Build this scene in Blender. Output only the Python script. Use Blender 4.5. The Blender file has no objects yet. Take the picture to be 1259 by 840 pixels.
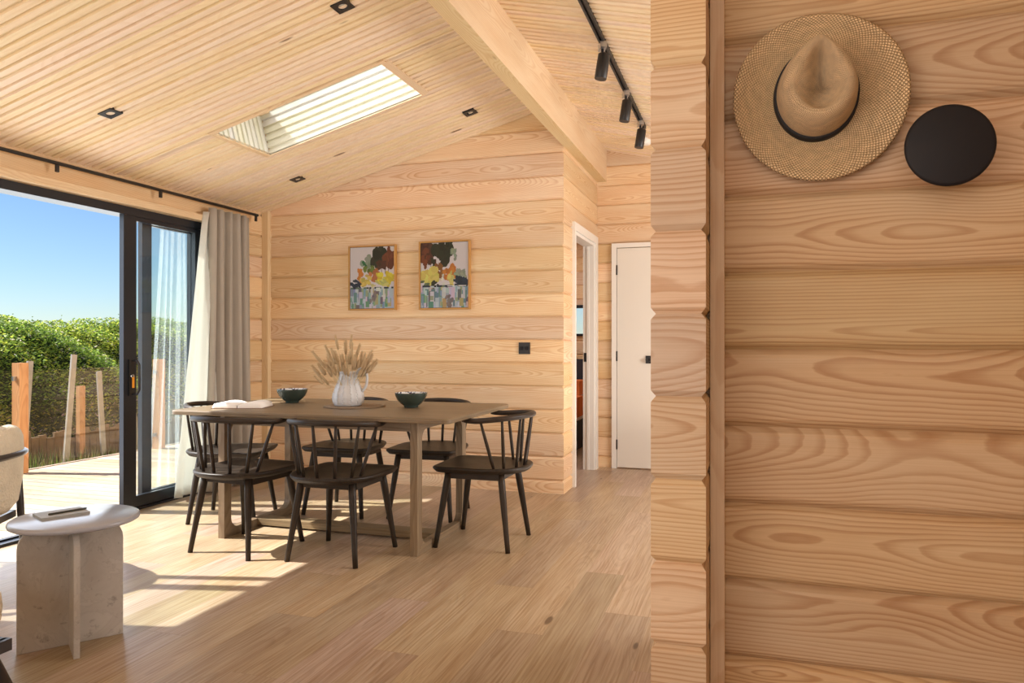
import bpy, math, random
from math import sin, cos, pi, radians, sqrt, hypot
random.seed(7)
scene = bpy.context.scene
COL = scene.collection

# ------------------------------------------------------------------ materials
def new_mat(name):
    m = bpy.data.materials.new(name); m.use_nodes = True
    nt = m.node_tree
    b = nt.nodes['Principled BSDF']
    return m, nt, b

class N:
    """tiny node helper"""
    def __init__(s, nt): s.nt = nt
    def n(s, t, **k):
        o = s.nt.nodes.new(t)
        for a, v in k.items(): setattr(o, a, v)
        return o
    def put(s, sock, v):
        if hasattr(v, 'is_output') or isinstance(v, bpy.types.NodeSocket): s.nt.links.new(v, sock)
        else: sock.default_value = v
    def m(s, op, a, b=None, c=None, clamp=False):
        o = s.n('ShaderNodeMath', operation=op); o.use_clamp = clamp
        s.put(o.inputs[0], a)
        if b is not None: s.put(o.inputs[1], b)
        if c is not None: s.put(o.inputs[2], c)
        return o.outputs[0]
    def xyz(s, x, y, z):
        o = s.n('ShaderNodeCombineXYZ')
        for i, v in enumerate((x, y, z)): s.put(o.inputs[i], v)
        return o.outputs[0]
    def noise(s, vec, scale=1, detail=2, rough=.5, dist=0):
        o = s.n('ShaderNodeTexNoise'); s.put(o.inputs['Vector'], vec)
        o.inputs['Scale'].default_value = scale; o.inputs['Detail'].default_value = detail
        o.inputs['Roughness'].default_value = rough; o.inputs['Distortion'].default_value = dist
        return o.outputs['Fac']
    def ramp(s, fac, pts):
        o = s.n('ShaderNodeValToRGB'); s.put(o.inputs[0], fac)
        e = o.color_ramp.elements
        while len(e) < len(pts): e.new(.5)
        for i, (p, c) in enumerate(pts):
            e[i].position = p; e[i].color = (c[0], c[1], c[2], 1) if hasattr(c, '__len__') else (c, c, c, 1)
        return o.outputs[0]
    def mix(s, f, a, b, mode='MIX'):
        o = s.n('ShaderNodeMix', data_type='RGBA', blend_type=mode)
        s.put(o.inputs[0], f)
        s.put(o.inputs[6], (*a, 1) if isinstance(a, tuple) else a)
        s.put(o.inputs[7], (*b, 1) if isinstance(b, tuple) else b)
        return o.outputs[2]
    def bump(s, h, strength, dist):
        o = s.n('ShaderNodeBump'); s.put(o.inputs['Height'], h)
        o.inputs['Strength'].default_value = strength; o.inputs['Distance'].default_value = dist
        return o.outputs[0]

def plain(name, col, rough=.5, metal=0, bump=None, var=0, spec=.5, sheen=0):
    m, nt, b = new_mat(name); g = N(nt)
    b.inputs['Base Color'].default_value = (*col, 1); b.inputs['Roughness'].default_value = rough
    b.inputs['Metallic'].default_value = metal; b.inputs['Specular IOR Level'].default_value = spec
    if sheen: b.inputs['Sheen Weight'].default_value = sheen
    tc = g.n('ShaderNodeTexCoord').outputs['Object']
    if var:
        f = g.noise(tc, 9, 4)
        c = g.mix(g.m('MULTIPLY', f, 1.0), tuple(max(0, x * (1 - var)) for x in col), tuple(min(1, x * (1 + var)) for x in col))
        nt.links.new(c, b.inputs['Base Color'])
    if bump:
        sc, st, di = bump
        nt.links.new(g.bump(g.noise(tc, sc, 3), st, di), b.inputs['Normal'])
    return m

def wood(name, early, late, pale=None, ring=.007, amt=.8, rough=.55, streak=.25, knot=.7, idvar=.12, wob=.10, seam=None,
         knot_col=(.16, .07, .025), spec=.35, lowfreq=1.1, k2=.35, fscale=330):
    """plain-sawn timber: UV = (metres along grain + 50*board id, metres across)"""
    m, nt, b = new_mat(name); g = N(nt)
    uv = g.n('ShaderNodeUVMap').outputs[0]
    s = g.n('ShaderNodeSeparateXYZ'); nt.links.new(uv, s.inputs[0])
    U, V = s.outputs[0], s.outputs[1]
    bid = g.m('FLOOR', g.m('DIVIDE', g.m('ADD', U, 25.0), 50.0))
    ul = g.m('SUBTRACT', U, g.m('MULTIPLY', bid, 50.0))
    wn = g.n('ShaderNodeTexWhiteNoise', noise_dimensions='1D'); nt.links.new(bid, wn.inputs['W'])
    rs = g.n('ShaderNodeSeparateColor'); nt.links.new(wn.outputs['Color'], rs.inputs[0])
    r1, r2, r3 = rs.outputs
    off = g.m('MULTIPLY', r3, 91.0)
    c = g.m('MULTIPLY', g.m('SUBTRACT', r1, .5), .14)
    n1 = g.noise(g.xyz(g.m('MULTIPLY', ul, lowfreq), g.m('MULTIPLY', V, 1.5), off), 1, 2, .45)
    n2 = g.noise(g.xyz(g.m('MULTIPLY', ul, 5), g.m('MULTIPLY', V, 22), g.m('ADD', off, 7)), 1, 3, .5)
    hd = g.m('ADD', g.m('MULTIPLY', r2, .05), g.m('MULTIPLY', g.m('SUBTRACT', n1, .42), g.m('ADD', wob * .9, g.m('MULTIPLY', r1, wob * 1.9))))
    dv = g.m('SUBTRACT', V, c)
    # knots
    kv = g.n('ShaderNodeTexVoronoi', feature='F1'); kv.inputs['Scale'].default_value = 1
    nt.links.new(g.xyz(g.m('MULTIPLY', ul, 1.15), g.m('MULTIPLY', V, 4.2), off), kv.inputs['Vector'])
    kd = kv.outputs['Distance']
    kpull = g.m('MULTIPLY', g.m('POWER', 2.718, g.m('MULTIPLY', g.m('MULTIPLY', kd, kd), -40.0)), .022 if knot else 0.0)
    d = g.m('SQRT', g.m('ADD', g.m('MULTIPLY', g.m('MULTIPLY', dv, dv), k2), g.m('MULTIPLY', hd, hd)))
    d = g.m('ADD', g.m('ADD', d, kpull), g.m('MULTIPLY', n2, ring * .9))
    fr = g.m('FRACT', g.m('DIVIDE', d, ring))
    line = g.ramp(fr, [(0, 0.0), (.45, .12), (.82, 1.0), (.93, .85), (1, 0)])
    fine = g.noise(g.xyz(g.m('MULTIPLY', ul, 3), g.m('MULTIPLY', V, fscale), off), 1, 2, .6)
    blot = g.noise(g.xyz(g.m('MULTIPLY', ul, 1.7), g.m('MULTIPLY', V, 9), g.m('ADD', off, 3)), 1, 3, .55)
    base = g.mix(g.ramp(blot, [(.3, 0), (.7, 1)]), early, pale or early)
    f = g.m('MULTIPLY', line, g.m('MULTIPLY', g.ramp(blot, [(.25, 1.0), (.75, .45)]), amt))
    colr = g.mix(f, base, late)
    colr = g.mix(g.m('MULTIPLY', g.ramp(fine, [(.35, 1), (.6, 0)]), streak), colr, g.mix(1.0, colr, (.72, .62, .5), 'MULTIPLY'))
    if knot:
        kk = g.m('SUBTRACT', kd, g.m('MULTIPLY', r1, .03))
        km = g.ramp(kk, [(.018, 1), (.04, 0)])
        colr = g.mix(g.m('MULTIPLY', km, knot), colr, knot_col)
    # board to board tone
    tone = g.m('ADD', 1 - idvar, g.m('MULTIPLY', r3, idvar * 2))
    colr = g.mix(1.0, colr, g.xyz(tone, g.m('ADD', g.m('MULTIPLY', tone, .92), .08), g.m('ADD', g.m('MULTIPLY', tone, .8), g.m('MULTIPLY', r2, .22))), 'MULTIPLY')
    if seam:
        sm = g.ramp(g.m('ABSOLUTE', V), [(seam - .0016, 0), (seam - .0004, 1)])
        colr = g.mix(g.m('MULTIPLY', sm, .55), colr, (.12, .07, .04))
    nt.links.new(colr, b.inputs['Base Color'])
    rr = g.m('ADD', rough - .06, g.m('MULTIPLY', fine, .12))
    nt.links.new(rr, b.inputs['Roughness'])
    b.inputs['Specular IOR Level'].default_value = spec
    nt.links.new(g.bump(g.m('ADD', fine, g.m('MULTIPLY', line, .3)), .12, .001), b.inputs['Normal'])
    return m

M = {}
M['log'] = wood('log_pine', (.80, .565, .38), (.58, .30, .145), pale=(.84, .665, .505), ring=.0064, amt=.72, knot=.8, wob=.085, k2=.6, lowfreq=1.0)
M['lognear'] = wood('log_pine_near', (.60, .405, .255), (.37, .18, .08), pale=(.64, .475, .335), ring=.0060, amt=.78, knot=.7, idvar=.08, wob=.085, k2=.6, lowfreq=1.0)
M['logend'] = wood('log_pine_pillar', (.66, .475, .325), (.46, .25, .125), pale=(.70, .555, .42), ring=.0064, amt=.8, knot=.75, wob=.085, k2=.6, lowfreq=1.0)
M['rib'] = wood('ceiling_pine', (.87, .685, .53), (.70, .48, .29), pale=(.89, .745, .61), ring=.010, amt=.3, knot=.8, idvar=.018, streak=.15, k2=.2)
M['shaft'] = wood('shaft_pine', (.76, .74, .71), (.55, .50, .44), pale=(.80, .79, .77), ring=.010, amt=.3, knot=.3, idvar=.03, streak=.12)
M['beam'] = wood('beam_pine', (.78, .585, .40), (.60, .36, .18), pale=(.82, .66, .48), ring=.0065, amt=.55, knot=.5, k2=.5, wob=.05)
M['floor'] = wood('oak_floor', (.43, .315, .245), (.27, .18, .125), pale=(.52, .415, .34), ring=.009, amt=.38, rough=.36, streak=.9, knot=.9, idvar=.15,
                  seam=.0955, knot_col=(.11, .065, .04), spec=.5, wob=.06, k2=.35, fscale=130)
M['deck'] = wood('deck_larch', (.50, .40, .33), (.38, .27, .20), pale=(.56, .47, .40), ring=.014, amt=.5, rough=.7, knot=.2, idvar=.2, seam=.062)
M['post'] = wood('post_pine', (.66, .33, .15), (.42, .17, .06), pale=(.72, .42, .22), ring=.008, amt=.6, knot=.5, idvar=.03)
M['walnut'] = wood('smoked_oak', (.185, .135, .100), (.105, .070, .048), pale=(.25, .19, .145), ring=.009, amt=.7, rough=.42, streak=.6, knot=0, idvar=.1, spec=.4)
M['legoak'] = wood('smoked_oak_frame', (.235, .170, .115), (.14, .09, .055), pale=(.30, .225, .155), ring=.010, amt=.6, rough=.45, streak=.5, knot=0, idvar=.06)
M['chair'] = wood('dark_stained_ash', (.030, .021, .016), (.015, .010, .008), pale=(.044, .032, .025), ring=.010, amt=.7, rough=.44, streak=.5, knot=0, idvar=.15, spec=.28)
M['black'] = plain('black_metal', (.012, .012, .014), .42, .0)
M['frame'] = plain('anthracite_aluminium', (.018, .022, .032), .33, .3)
M['alu'] = plain('brushed_aluminium', (.45, .45, .46), .35, .9)
M['chrome'] = plain('chrome', (.6, .6, .6), .15, 1)
M['white'] = plain('white_paint', (.80, .77, .73), .45)
M['door'] = plain('cream_door_paint', (.76, .72, .66), .5)
M['plastic'] = plain('white_plastic', (.85, .84, .8), .4)
M['peg'] = plain('matt_black_disc', (.010, .009, .011), .55, spec=.3)
M['band'] = plain('black_ribbon', (.010, .009, .010), .7)
M['amber'] = plain('amber_tag', (.9, .35, .02), .4)
M['curtain'] = plain('linen_curtain', (.40, .355, .305), .9, bump=(350, .25, .002), var=.06, sheen=.2)
M['lining'] = plain('white_lining', (.88, .87, .82), .85)
_nt = M['lining'].node_tree; _t = _nt.nodes.new('ShaderNodeBsdfTranslucent'); _t.inputs[0].default_value = (.9, .9, .88, 1); _m = _nt.nodes.new('ShaderNodeMixShader'); _m.inputs[0].default_value = .5
_nt.links.new(_nt.nodes['Principled BSDF'].outputs[0], _m.inputs[1]); _nt.links.new(_t.outputs[0], _m.inputs[2]); _nt.links.new(_m.outputs[0], _nt.nodes['Material Output'].inputs[0])
M['boucle'] = plain('boucle', (.70, .63, .50), .95, bump=(95, 1.0, .012), var=.25, sheen=.3)
M['armwood'] = plain('charcoal_stained_wood', (.035, .030, .032), .35)
M['paper'] = plain('paper', (.86, .83, .80), .8, var=.03)
M['cover'] = plain('book_cover', (.25, .17, .13), .6)
M['pad'] = plain('grey_notebook', (.33, .33, .31), .6)
M['pen'] = plain('dark_pen', (.05, .05, .04), .4)
M['stake'] = plain('weathered_stake', (.50, .46, .40), .9, var=.3)
M['fence'] = plain('rough_fence', (.22, .14, .075), .9, var=.4)
M['straw_stem'] = plain('straw_stem', (.62, .48, .27), .8)
M['seed'] = plain('dried_seed_head', (.60, .44, .26), .9, bump=(260, 1, .006), var=.3)
M['jug'] = plain('white_stoneware', (.56, .57, .59), .5, bump=(60, .25, .004), var=.08)
M['bedwhite'] = plain('bed_linen', (.85, .82, .80), .9)
M['orange'] = plain('orange_throw', (.65, .17, .04), .9, var=.3)
M['navy'] = plain('dark_headboard', (.03, .035, .05), .8)
M['lens'] = plain('lamp_lens', (.55, .54, .50), .15, .2)

def marble():
    m, nt, b = new_mat('pale_marble'); g = N(nt)
    tc = g.n('ShaderNodeTexCoord').outputs['Object']
    n = g.noise(tc, 3.5, 6, .6, 1.6); n2 = g.noise(tc, 22, 4, .65, .4)
    c = g.mix(g.ramp(n, [(.35, 0), (.6, 1)]), (.45, .425, .395), (.56, .54, .51))
    v = g.ramp(n2, [(.60, 0), (.70, 1)])
    v2 = g.ramp(g.m('ABSOLUTE', g.m('SUBTRACT', n, .5)), [(0, 1), (.018, 0)])
    c = g.mix(g.m('MULTIPLY', v, .75), c, (.25, .23, .215))
    c = g.mix(g.m('MULTIPLY', v2, .22), c, (.28, .26, .25))
    nt.links.new(c, b.inputs['Base Color']); b.inputs['Roughness'].default_value = .28
    return m
M['marble'] = marble()

def glass(name, tint, refl=1.0, base=.0):
    m, nt, b = new_mat(name); g = N(nt); nt.nodes.remove(b)
    out = [n for n in nt.nodes if n.type == 'OUTPUT_MATERIAL'][0]
    t = g.n('ShaderNodeBsdfTransparent'); t.inputs[0].default_value = (*tint, 1)
    gl = g.n('ShaderNodeBsdfGlossy'); gl.inputs['Roughness'].default_value = .0
    fr = g.n('ShaderNodeFresnel'); fr.inputs[0].default_value = 1.5
    f = g.m('ADD', g.m('MULTIPLY', fr.outputs[0], refl), base, clamp=True)
    mx = g.n('ShaderNodeMixShader'); nt.links.new(f, mx.inputs[0])
    nt.links.new(t.outputs[0], mx.inputs[1]); nt.links.new(gl.outputs[0], mx.inputs[2])
    nt.links.new(mx.outputs[0], out.inputs[0])
    return m
M['glass'] = glass('pane_glass', (.87, .91, .87), 1.2)
M['railglass'] = glass('railing_glass', (.975, .97, .95), .07)
M['skyglass'] = glass('skylight_glass', (.93, .95, .96), 1.0)

def streak_sheet():  # pale see-through mix imitating white reflections on the door glass
    m, nt, b = new_mat('reflection_streaks'); g = N(nt); nt.nodes.remove(b)
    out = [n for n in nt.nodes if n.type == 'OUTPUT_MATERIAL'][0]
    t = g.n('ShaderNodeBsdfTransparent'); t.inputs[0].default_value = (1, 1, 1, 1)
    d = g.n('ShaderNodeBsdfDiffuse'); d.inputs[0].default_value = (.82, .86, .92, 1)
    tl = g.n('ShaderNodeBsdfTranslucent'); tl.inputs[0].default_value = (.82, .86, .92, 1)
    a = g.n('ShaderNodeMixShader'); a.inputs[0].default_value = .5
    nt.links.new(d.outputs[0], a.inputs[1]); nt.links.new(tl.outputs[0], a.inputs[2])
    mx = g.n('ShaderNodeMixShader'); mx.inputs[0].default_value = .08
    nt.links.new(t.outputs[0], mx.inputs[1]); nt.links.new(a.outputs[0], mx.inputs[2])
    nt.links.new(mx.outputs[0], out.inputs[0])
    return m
M['streak_sheet'] = streak_sheet()

def attr_mat(name, rough=.8, trans=False):
    m, nt, b = new_mat(name); g = N(nt)
    a = g.n('ShaderNodeAttribute', attribute_name='Col')
    nt.links.new(a.outputs['Color'], b.inputs['Base Color']); b.inputs['Roughness'].default_value = rough
    b.inputs['Specular IOR Level'].default_value = .3
    if trans:
        out = [n for n in nt.nodes if n.type == 'OUTPUT_MATERIAL'][0]
        tl = g.n('ShaderNodeBsdfTranslucent'); nt.links.new(a.outputs['Color'], tl.inputs[0])
        mx = g.n('ShaderNodeMixShader'); mx.inputs[0].default_value = .35
        nt.links.new(b.outputs[0], mx.inputs[1]); nt.links.new(tl.outputs[0], mx.inputs[2])
        nt.links.new(mx.outputs[0], out.inputs[0])
    return m
M['paint'] = attr_mat('oil_paint', .6)
M['leaf'] = attr_mat('hedge_leaves', .55, True)

def straw(name, sc, light=(.70, .53, .31), dark=(.30, .18, .075), depth=.8):
    m, nt, b = new_mat(name); g = N(nt)
    uv = g.n('ShaderNodeUVMap').outputs[0]
    s = g.n('ShaderNodeSeparateXYZ'); nt.links.new(uv, s.inputs[0])
    U, V = s.outputs[0], s.outputs[1]
    w1 = g.m('MULTIPLY', g.noise(g.xyz(g.m('MULTIPLY', U, 60), g.m('MULTIPLY', V, 60), 0.0), 1, 2), .006)
    a = g.m('SINE', g.m('MULTIPLY', g.m('ADD', g.m('ADD', U, V), w1), sc))
    c = g.m('SINE', g.m('MULTIPLY', g.m('ADD', g.m('SUBTRACT', U, V), w1), sc))
    h = g.m('ABSOLUTE', g.m('MULTIPLY', a, c))
    hole = g.ramp(h, [(0, 1.0), (.16, .55), (.38, .0)])
    tone = g.noise(g.xyz(g.m('MULTIPLY', U, 35), g.m('MULTIPLY', V, 90), 3.0), 1, 3)
    base = g.mix(g.ramp(tone, [(.3, 0), (.7, 1)]), light, tuple(x * .78 for x in light))
    col = g.mix(g.m('MULTIPLY', hole, depth), base, dark)
    nt.links.new(col, b.inputs['Base Color']); b.inputs['Roughness'].default_value = .75
    nt.links.new(g.bump(g.ramp(h, [(0, 0), (.5, 1)]), 1.0, .004), b.inputs['Normal'])
    return m
M['straw'] = straw('woven_straw', 470, light=(.97, .70, .40), dark=(.45, .26, .10), depth=.75)
M['strawfine'] = straw('woven_straw_crown', 800, light=(.98, .72, .43), dark=(.50, .31, .14), depth=.35)
M['mat'] = straw('seagrass_mat', 260, light=(.42, .30, .19), dark=(.15, .09, .05))

def bowl_mats():
    a = plain('green_glaze', (.036, .052, .042), .25, var=.4)
    m, nt, b = new_mat('speckled_glaze'); g = N(nt)
    tc = g.n('ShaderNodeTexCoord').outputs['Object']
    v = g.noise(tc, 70, 2, .5)
    c = g.ramp(v, [(.44, (.03, .02, .06)), (.50, (.55, .58, .62)), (.6, (.72, .74, .74))])
    nt.links.new(c, b.inputs['Base Color']); b.inputs['Roughness'].default_value = .2
    return a, m
M['green'], M['speckle'] = bowl_mats()

def ground_mat():
    m, nt, b = new_mat('rough_grass_ground'); g = N(nt)
    tc = g.n('ShaderNodeTexCoord').outputs['Object']
    n = g.noise(tc, 1.2, 5, .65); n2 = g.noise(tc, 25, 4, .7)
    c = g.mix(g.ramp(n, [(.4, 0), (.6, 1)]), (.16, .10, .05), (.09, .13, .03))
    c = g.mix(g.ramp(n2, [(.35, 0), (.7, .8)]), c, (.30, .24, .12))
    nt.links.new(c, b.inputs['Base Color']); b.inputs['Roughness'].default_value = .95
    return m
M['ground'] = ground_mat()

# ------------------------------------------------------------------ mesh builder
BID = [0]
def nid():
    BID[0] += 1
    return BID[0] * 50.0

def V3(a): return (float(a[0]), float(a[1]), float(a[2]))

class MB:
    def __init__(s): s.v = []; s.f = []; s.uv = []; s.mi = []; s.sm = []; s.col = []
    def face(s, pts, uvs=None, mi=0, smooth=False, col=None):
        i = len(s.v); s.v += [V3(p) for p in pts]; s.f.append(list(range(i, i + len(pts))))
        s.uv.append(uvs or [(0, 0)] * len(pts)); s.mi.append(mi); s.sm.append(smooth); s.col.append(col)
    def grid(s, rows, uvf=None, mi=0, smooth=True, closed_u=False, closed_v=False, flip=False, colf=None):
        """rows: list of lists of points, shared verts"""
        i0 = len(s.v); nr, nc = len(rows), len(rows[0])
        for r in rows: s.v += [V3(p) for p in r]
        for a in range(nr if closed_v else nr - 1):
            for b in range(nc if closed_u else nc - 1):
                a2, b2 = (a + 1) % nr, (b + 1) % nc
                q = [i0 + a * nc + b, i0 + a * nc + b2, i0 + a2 * nc + b2, i0 + a2 * nc + b]
                uv = [uvf(a, b), uvf(a, b + 1), uvf(a + 1, b + 1), uvf(a + 1, b)] if uvf else [(0, 0)] * 4
                if flip: q.reverse(); uv.reverse()
                s.f.append(q); s.uv.append(uv); s.mi.append(mi); s.sm.append(smooth)
                s.col.append(colf(a, b) if colf else None)
    def box(s, x0, x1, y0, y1, z0, z1, grain='x', mi=0, xf=None, uid=None):
        c = [(x, y, z) for x in (x0, x1) for y in (y0, y1) for z in (z0, z1)]
        idx = [((0, 1, 3, 2), 'x'), ((4, 6, 7, 5), 'x'), ((0, 4, 5, 1), 'y'), ((2, 3, 7, 6), 'y'), ((0, 2, 6, 4), 'z'), ((1, 5, 7, 3), 'z')]
        g = 'xyz'.index(grain); cen = ((x0 + x1) / 2, (y0 + y1) / 2, (z0 + z1) / 2)
        for q, ax in idx:
            a = 'xyz'.index(ax); base = uid if uid is not None else nid()
            oth = [k for k in range(3) if k != a]
            if g in oth: ug, vg = g, [k for k in oth if k != g][0]
            else: ug, vg = oth
            pts = [c[k] for k in q]
            uvs = [(base + p[ug] - cen[ug], p[vg] - cen[vg]) for p in pts]
            s.face([xf(p) for p in pts] if xf else pts, uvs, mi)
    def tube(s, path, rad, seg=10, mi=0, sq=1.0, up=None, cap=True, rfun=None):
        """sweep; rad number or list; sq = vertical squash of the section"""
        n = len(path); R = rad if hasattr(rad, '__len__') else [rad] * n
        rows = []; L = 0; Ls = []
        prev = None
        for i in range(n):
            a = path[max(0, i - 1)]; b = path[min(n - 1, i + 1)]
            t = [b[k] - a[k] for k in range(3)]; l = sqrt(sum(x * x for x in t)) or 1; t = [x / l for x in t]
            if i: L += sqrt(sum((path[i][k] - path[i - 1][k]) ** 2 for k in range(3)))
            Ls.append(L)
            if up is not None: u0 = up
            elif prev is None: u0 = (0, 0, 1) if abs(t[2]) < .9 else (0, 1, 0)
            else: u0 = prev
            d = sum(u0[k] * t[k] for k in range(3)); n1 = [u0[k] - d * t[k] for k in range(3)]
            l = sqrt(sum(x * x for x in n1)) or 1; n1 = [x / l for x in n1]; prev = n1
            n2 = [t[1] * n1[2] - t[2] * n1[1], t[2] * n1[0] - t[0] * n1[2], t[0] * n1[1] - t[1] * n1[0]]
            rows.append([[path[i][k] + R[i] * (cos(2 * pi * j / seg) * n2[k] + sq * sin(2 * pi * j / seg) * n1[k]) for k in range(3)] for j in range(seg)])
        base = nid()
        s.grid(rows, uvf=lambda a, b: (base + Ls[min(a, n - 1)], R[0] * 2 * pi * (b / seg - .5)), mi=mi, closed_u=True, flip=True)
        if cap:
            i = len(s.v) - n * seg
            for row, fl in ((0, False), (n - 1, True)):
                q = [i + row * seg + j for j in range(seg)]
                if fl: q.reverse()
                s.f.append(q); s.uv.append([(base, 0)] * seg); s.mi.append(mi); s.sm.append(False); s.col.append(None)
    def lathe(s, prof, c=(0, 0, 0), seg=32, mi=0, mod=None):
        """prof (r,z); mod(angle,r,z)->r"""
        rows = []
        for r, z in prof:
            rows.append([(c[0] + (mod(2 * pi * j / seg, r, z) if mod else r) * cos(2 * pi * j / seg),
                          c[1] + (mod(2 * pi * j / seg, r, z) if mod else r) * sin(2 * pi * j / seg), c[2] + z) for j in range(seg)])
        s.grid(rows, uvf=lambda a, b: (b / seg * .5, prof[min(a, len(prof) - 1)][0]), mi=mi, closed_u=True)
    def prism(s, outline, z0, z1, mi=0, grain=0, xf=None, cen=(0, 0), side_mi=None, topround=0, uid=None):
        """outline (x,y) CCW extruded in z; topround = small edge chamfer"""
        base = uid if uid is not None else nid(); n = len(outline)
        cx = sum(p[0] for p in outline) / n; cy = sum(p[1] for p in outline) / n
        def U(p): return (base + p[grain] - (cx, cy)[grain], p[1 - grain] - (cx, cy)[1 - grain])
        def sh(p, d):
            l = hypot(p[0] - cx, p[1] - cy) or 1
            return (p[0] - (p[0] - cx) / l * d, p[1] - (p[1] - cy) / l * d)
        X = xf or (lambda p: p)
        levels = [(z0, 0), (z1, 0)] if not topround else [(z0, topround), (z0 + topround, 0), (z1 - topround, 0), (z1, topround)]
        rings = [[(*sh(p, d), z) for p in outline] for z, d in levels]
        s.face([X(p) for p in reversed(rings[0])], [U(p) for p in reversed(rings[0])], mi)
        s.face([X(p) for p in rings[-1]], [U(p) for p in rings[-1]], mi)
        L = [0]
        for i in range(n): L.append(L[-1] + hypot(outline[(i + 1) % n][0] - outline[i][0], outline[(i + 1) % n][1] - outline[i][1]))
        for r in range(len(rings) - 1):
            for i in range(n):
                j = (i + 1) % n
                s.face([X(rings[r][i]), X(rings[r][j]), X(rings[r + 1][j]), X(rings[r + 1][i])],
                       [(base + L[i] * 1.0, levels[r][0]), (base + L[i + 1], levels[r][0]), (base + L[i + 1], levels[r + 1][0]), (base + L[i], levels[r + 1][0])],
                       mi if side_mi is None else side_mi, smooth=False)
    def build(s, name, mats, parent=None, bevel=0, subsurf=0, merge=False, loc=None, autosm=None):
        me = bpy.data.meshes.new(name); me.from_pydata(s.v, [], s.f)
        uvl = me.uv_layers.new(name='UVMap'); k = 0
        for uv in s.uv:
            for a in uv: uvl.data[k].uv = a; k += 1
        if any(c is not None for c in s.col):
            ca = me.color_attributes.new('Col', 'FLOAT_COLOR', 'CORNER'); k = 0
            for f, c in zip(s.f, s.col):
                for _ in f: ca.data[k].color = (*(c or (.5, .5, .5)), 1); k += 1
        if not isinstance(mats, (list, tuple)): mats = [mats]
        for m in mats: me.materials.append(m)
        me.polygons.foreach_set('material_index', s.mi); me.polygons.foreach_set('use_smooth', s.sm)
        if merge:
            import bmesh
            bm = bmesh.new(); bm.from_mesh(me); bmesh.ops.remove_doubles(bm, verts=bm.verts, dist=1e-5)
            bmesh.ops.recalc_face_normals(bm, faces=bm.faces); bm.to_mesh(me); bm.free()
        me.update()
        o = bpy.data.objects.new(name, me); COL.objects.link(o)
        if parent: o.parent = parent
        if loc: o.location = loc
        if bevel:
            b = o.modifiers.new('Bevel', 'BEVEL'); b.width = bevel; b.segments = 2; b.limit_method = 'ANGLE'; b.angle_limit = radians(40)
        if subsurf:
            b = o.modifiers.new('Sub', 'SUBSURF'); b.levels = subsurf; b.render_levels = subsurf
        return o

def tag(o, label=None, cat=None, group=None, kind=None):
    if label: o['label'] = label
    if cat: o['category'] = cat
    if group: o['group'] = group
    if kind: o['kind'] = kind
    return o
def empty(name, loc=(0, 0, 0), rz=0):
    o = bpy.data.objects.new(name, None); o.location = loc; o.rotation_euler = (0, 0, rz); o.empty_display_size = .1
    COL.objects.link(o); return o
def struct(o, label, cat='structure'):
    o['kind'] = 'structure'; o['label'] = label; o['category'] = cat; return o
def copy_tree(o, parent=None):
    c = o.copy(); COL.objects.link(c); c.parent = parent
    for ch in list(o.children): copy_tree(ch, c)
    return c

# ------------------------------------------------------------------ log walls
PITCH, PHASE = .1796, .0975
def clip(poly, fn):
    out = []
    for i in range(len(poly)):
        a, b = poly[i], poly[(i + 1) % len(poly)]; fa, fb = fn(a), fn(b)
        if fa >= 0: out.append(a)
        if fa * fb < 0:
            t = fa / (fa - fb); out.append(tuple(a[k] + (b[k] - a[k]) * t for k in range(len(a))))
    return out
def log_wall(mb, p0, p1, nrm, z0, z1, top=None, openings=(), mitre=(0, 0), phase=PHASE, pitch=PITCH, gd=.015, gh=.012, mi=0, seed=0):
    """p0,p1 XY ends; nrm unit XY normal (visible side). mitre +1: outside corner, -1: inside corner"""
    L = hypot(p1[0] - p0[0], p1[1] - p0[1]); t = ((p1[0] - p0[0]) / L, (p1[1] - p0[1]) / L)
    k0 = int(math.floor((z0 - phase) / pitch)) - 1
    k = k0
    while phase + k * pitch < z1:
        zb = phase + k * pitch; zt = zb + pitch
        prof = [(zb, gd), (zb + gh * .8, .0035), (zb + gh * 1.3, 0), (zt - gh * 1.3, 0), (zt - gh * .8, .0035), (zt, gd)]
        uid = nid(); jo = random.uniform(0, 10)
        for (za, da), (zc, dc) in zip(prof[:-1], prof[1:]):
            def pnt(u, z, d):
                m = mitre[0] if u < L / 2 else mitre[1]
                return (u, z, d)
            ua0, ua1 = mitre[0] * da, L - mitre[1] * da
            uc0, uc1 = mitre[0] * dc, L - mitre[1] * dc
            polys = [[(ua0, za, da), (ua1, za, da), (uc1, zc, dc), (uc0, zc, dc)]]
            for lim in ((1, z0), (-1, z1)):
                polys = [clip(p, lambda q: lim[0] * (q[1] - lim[1])) for p in polys]
            if top: polys = [clip(p, lambda q: top(q[0]) - q[1]) for p in polys]
            for (a, b, c, d) in openings:
                nx = []
                for p in polys:
                    if len(p) < 3: continue
                    nx.append(clip(p, lambda q: a - q[0])); nx.append(clip(p, lambda q: q[0] - b))
                    mid = clip(clip(p, lambda q: q[0] - a), lambda q: b - q[0])
                    nx.append(clip(mid, lambda q: c - q[1]) if mid else []); nx.append(clip(mid, lambda q: q[1] - d) if mid else [])
                polys = nx
            for p in polys:
                if len(p) < 3: continue
                us = [q[0] for q in p]
                if max(us) - min(us) < 1e-5: continue
                mb.face([(p0[0] + t[0] * u - nrm[0] * d, p0[1] + t[1] * u - nrm[1] * d, z) for u, z, d in p],
                        [(uid + jo + u, z - zb - pitch / 2) for u, z, d in p], mi)
        k += 1

XL, YF = -4.0, 5.495
XR = -1.335            # return wall face
def ceil_l(x): return 2.27 + .265 * (x + 4.0)
def ceil_r(x): return 2.945 - .235 * (x + 1.29)

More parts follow.
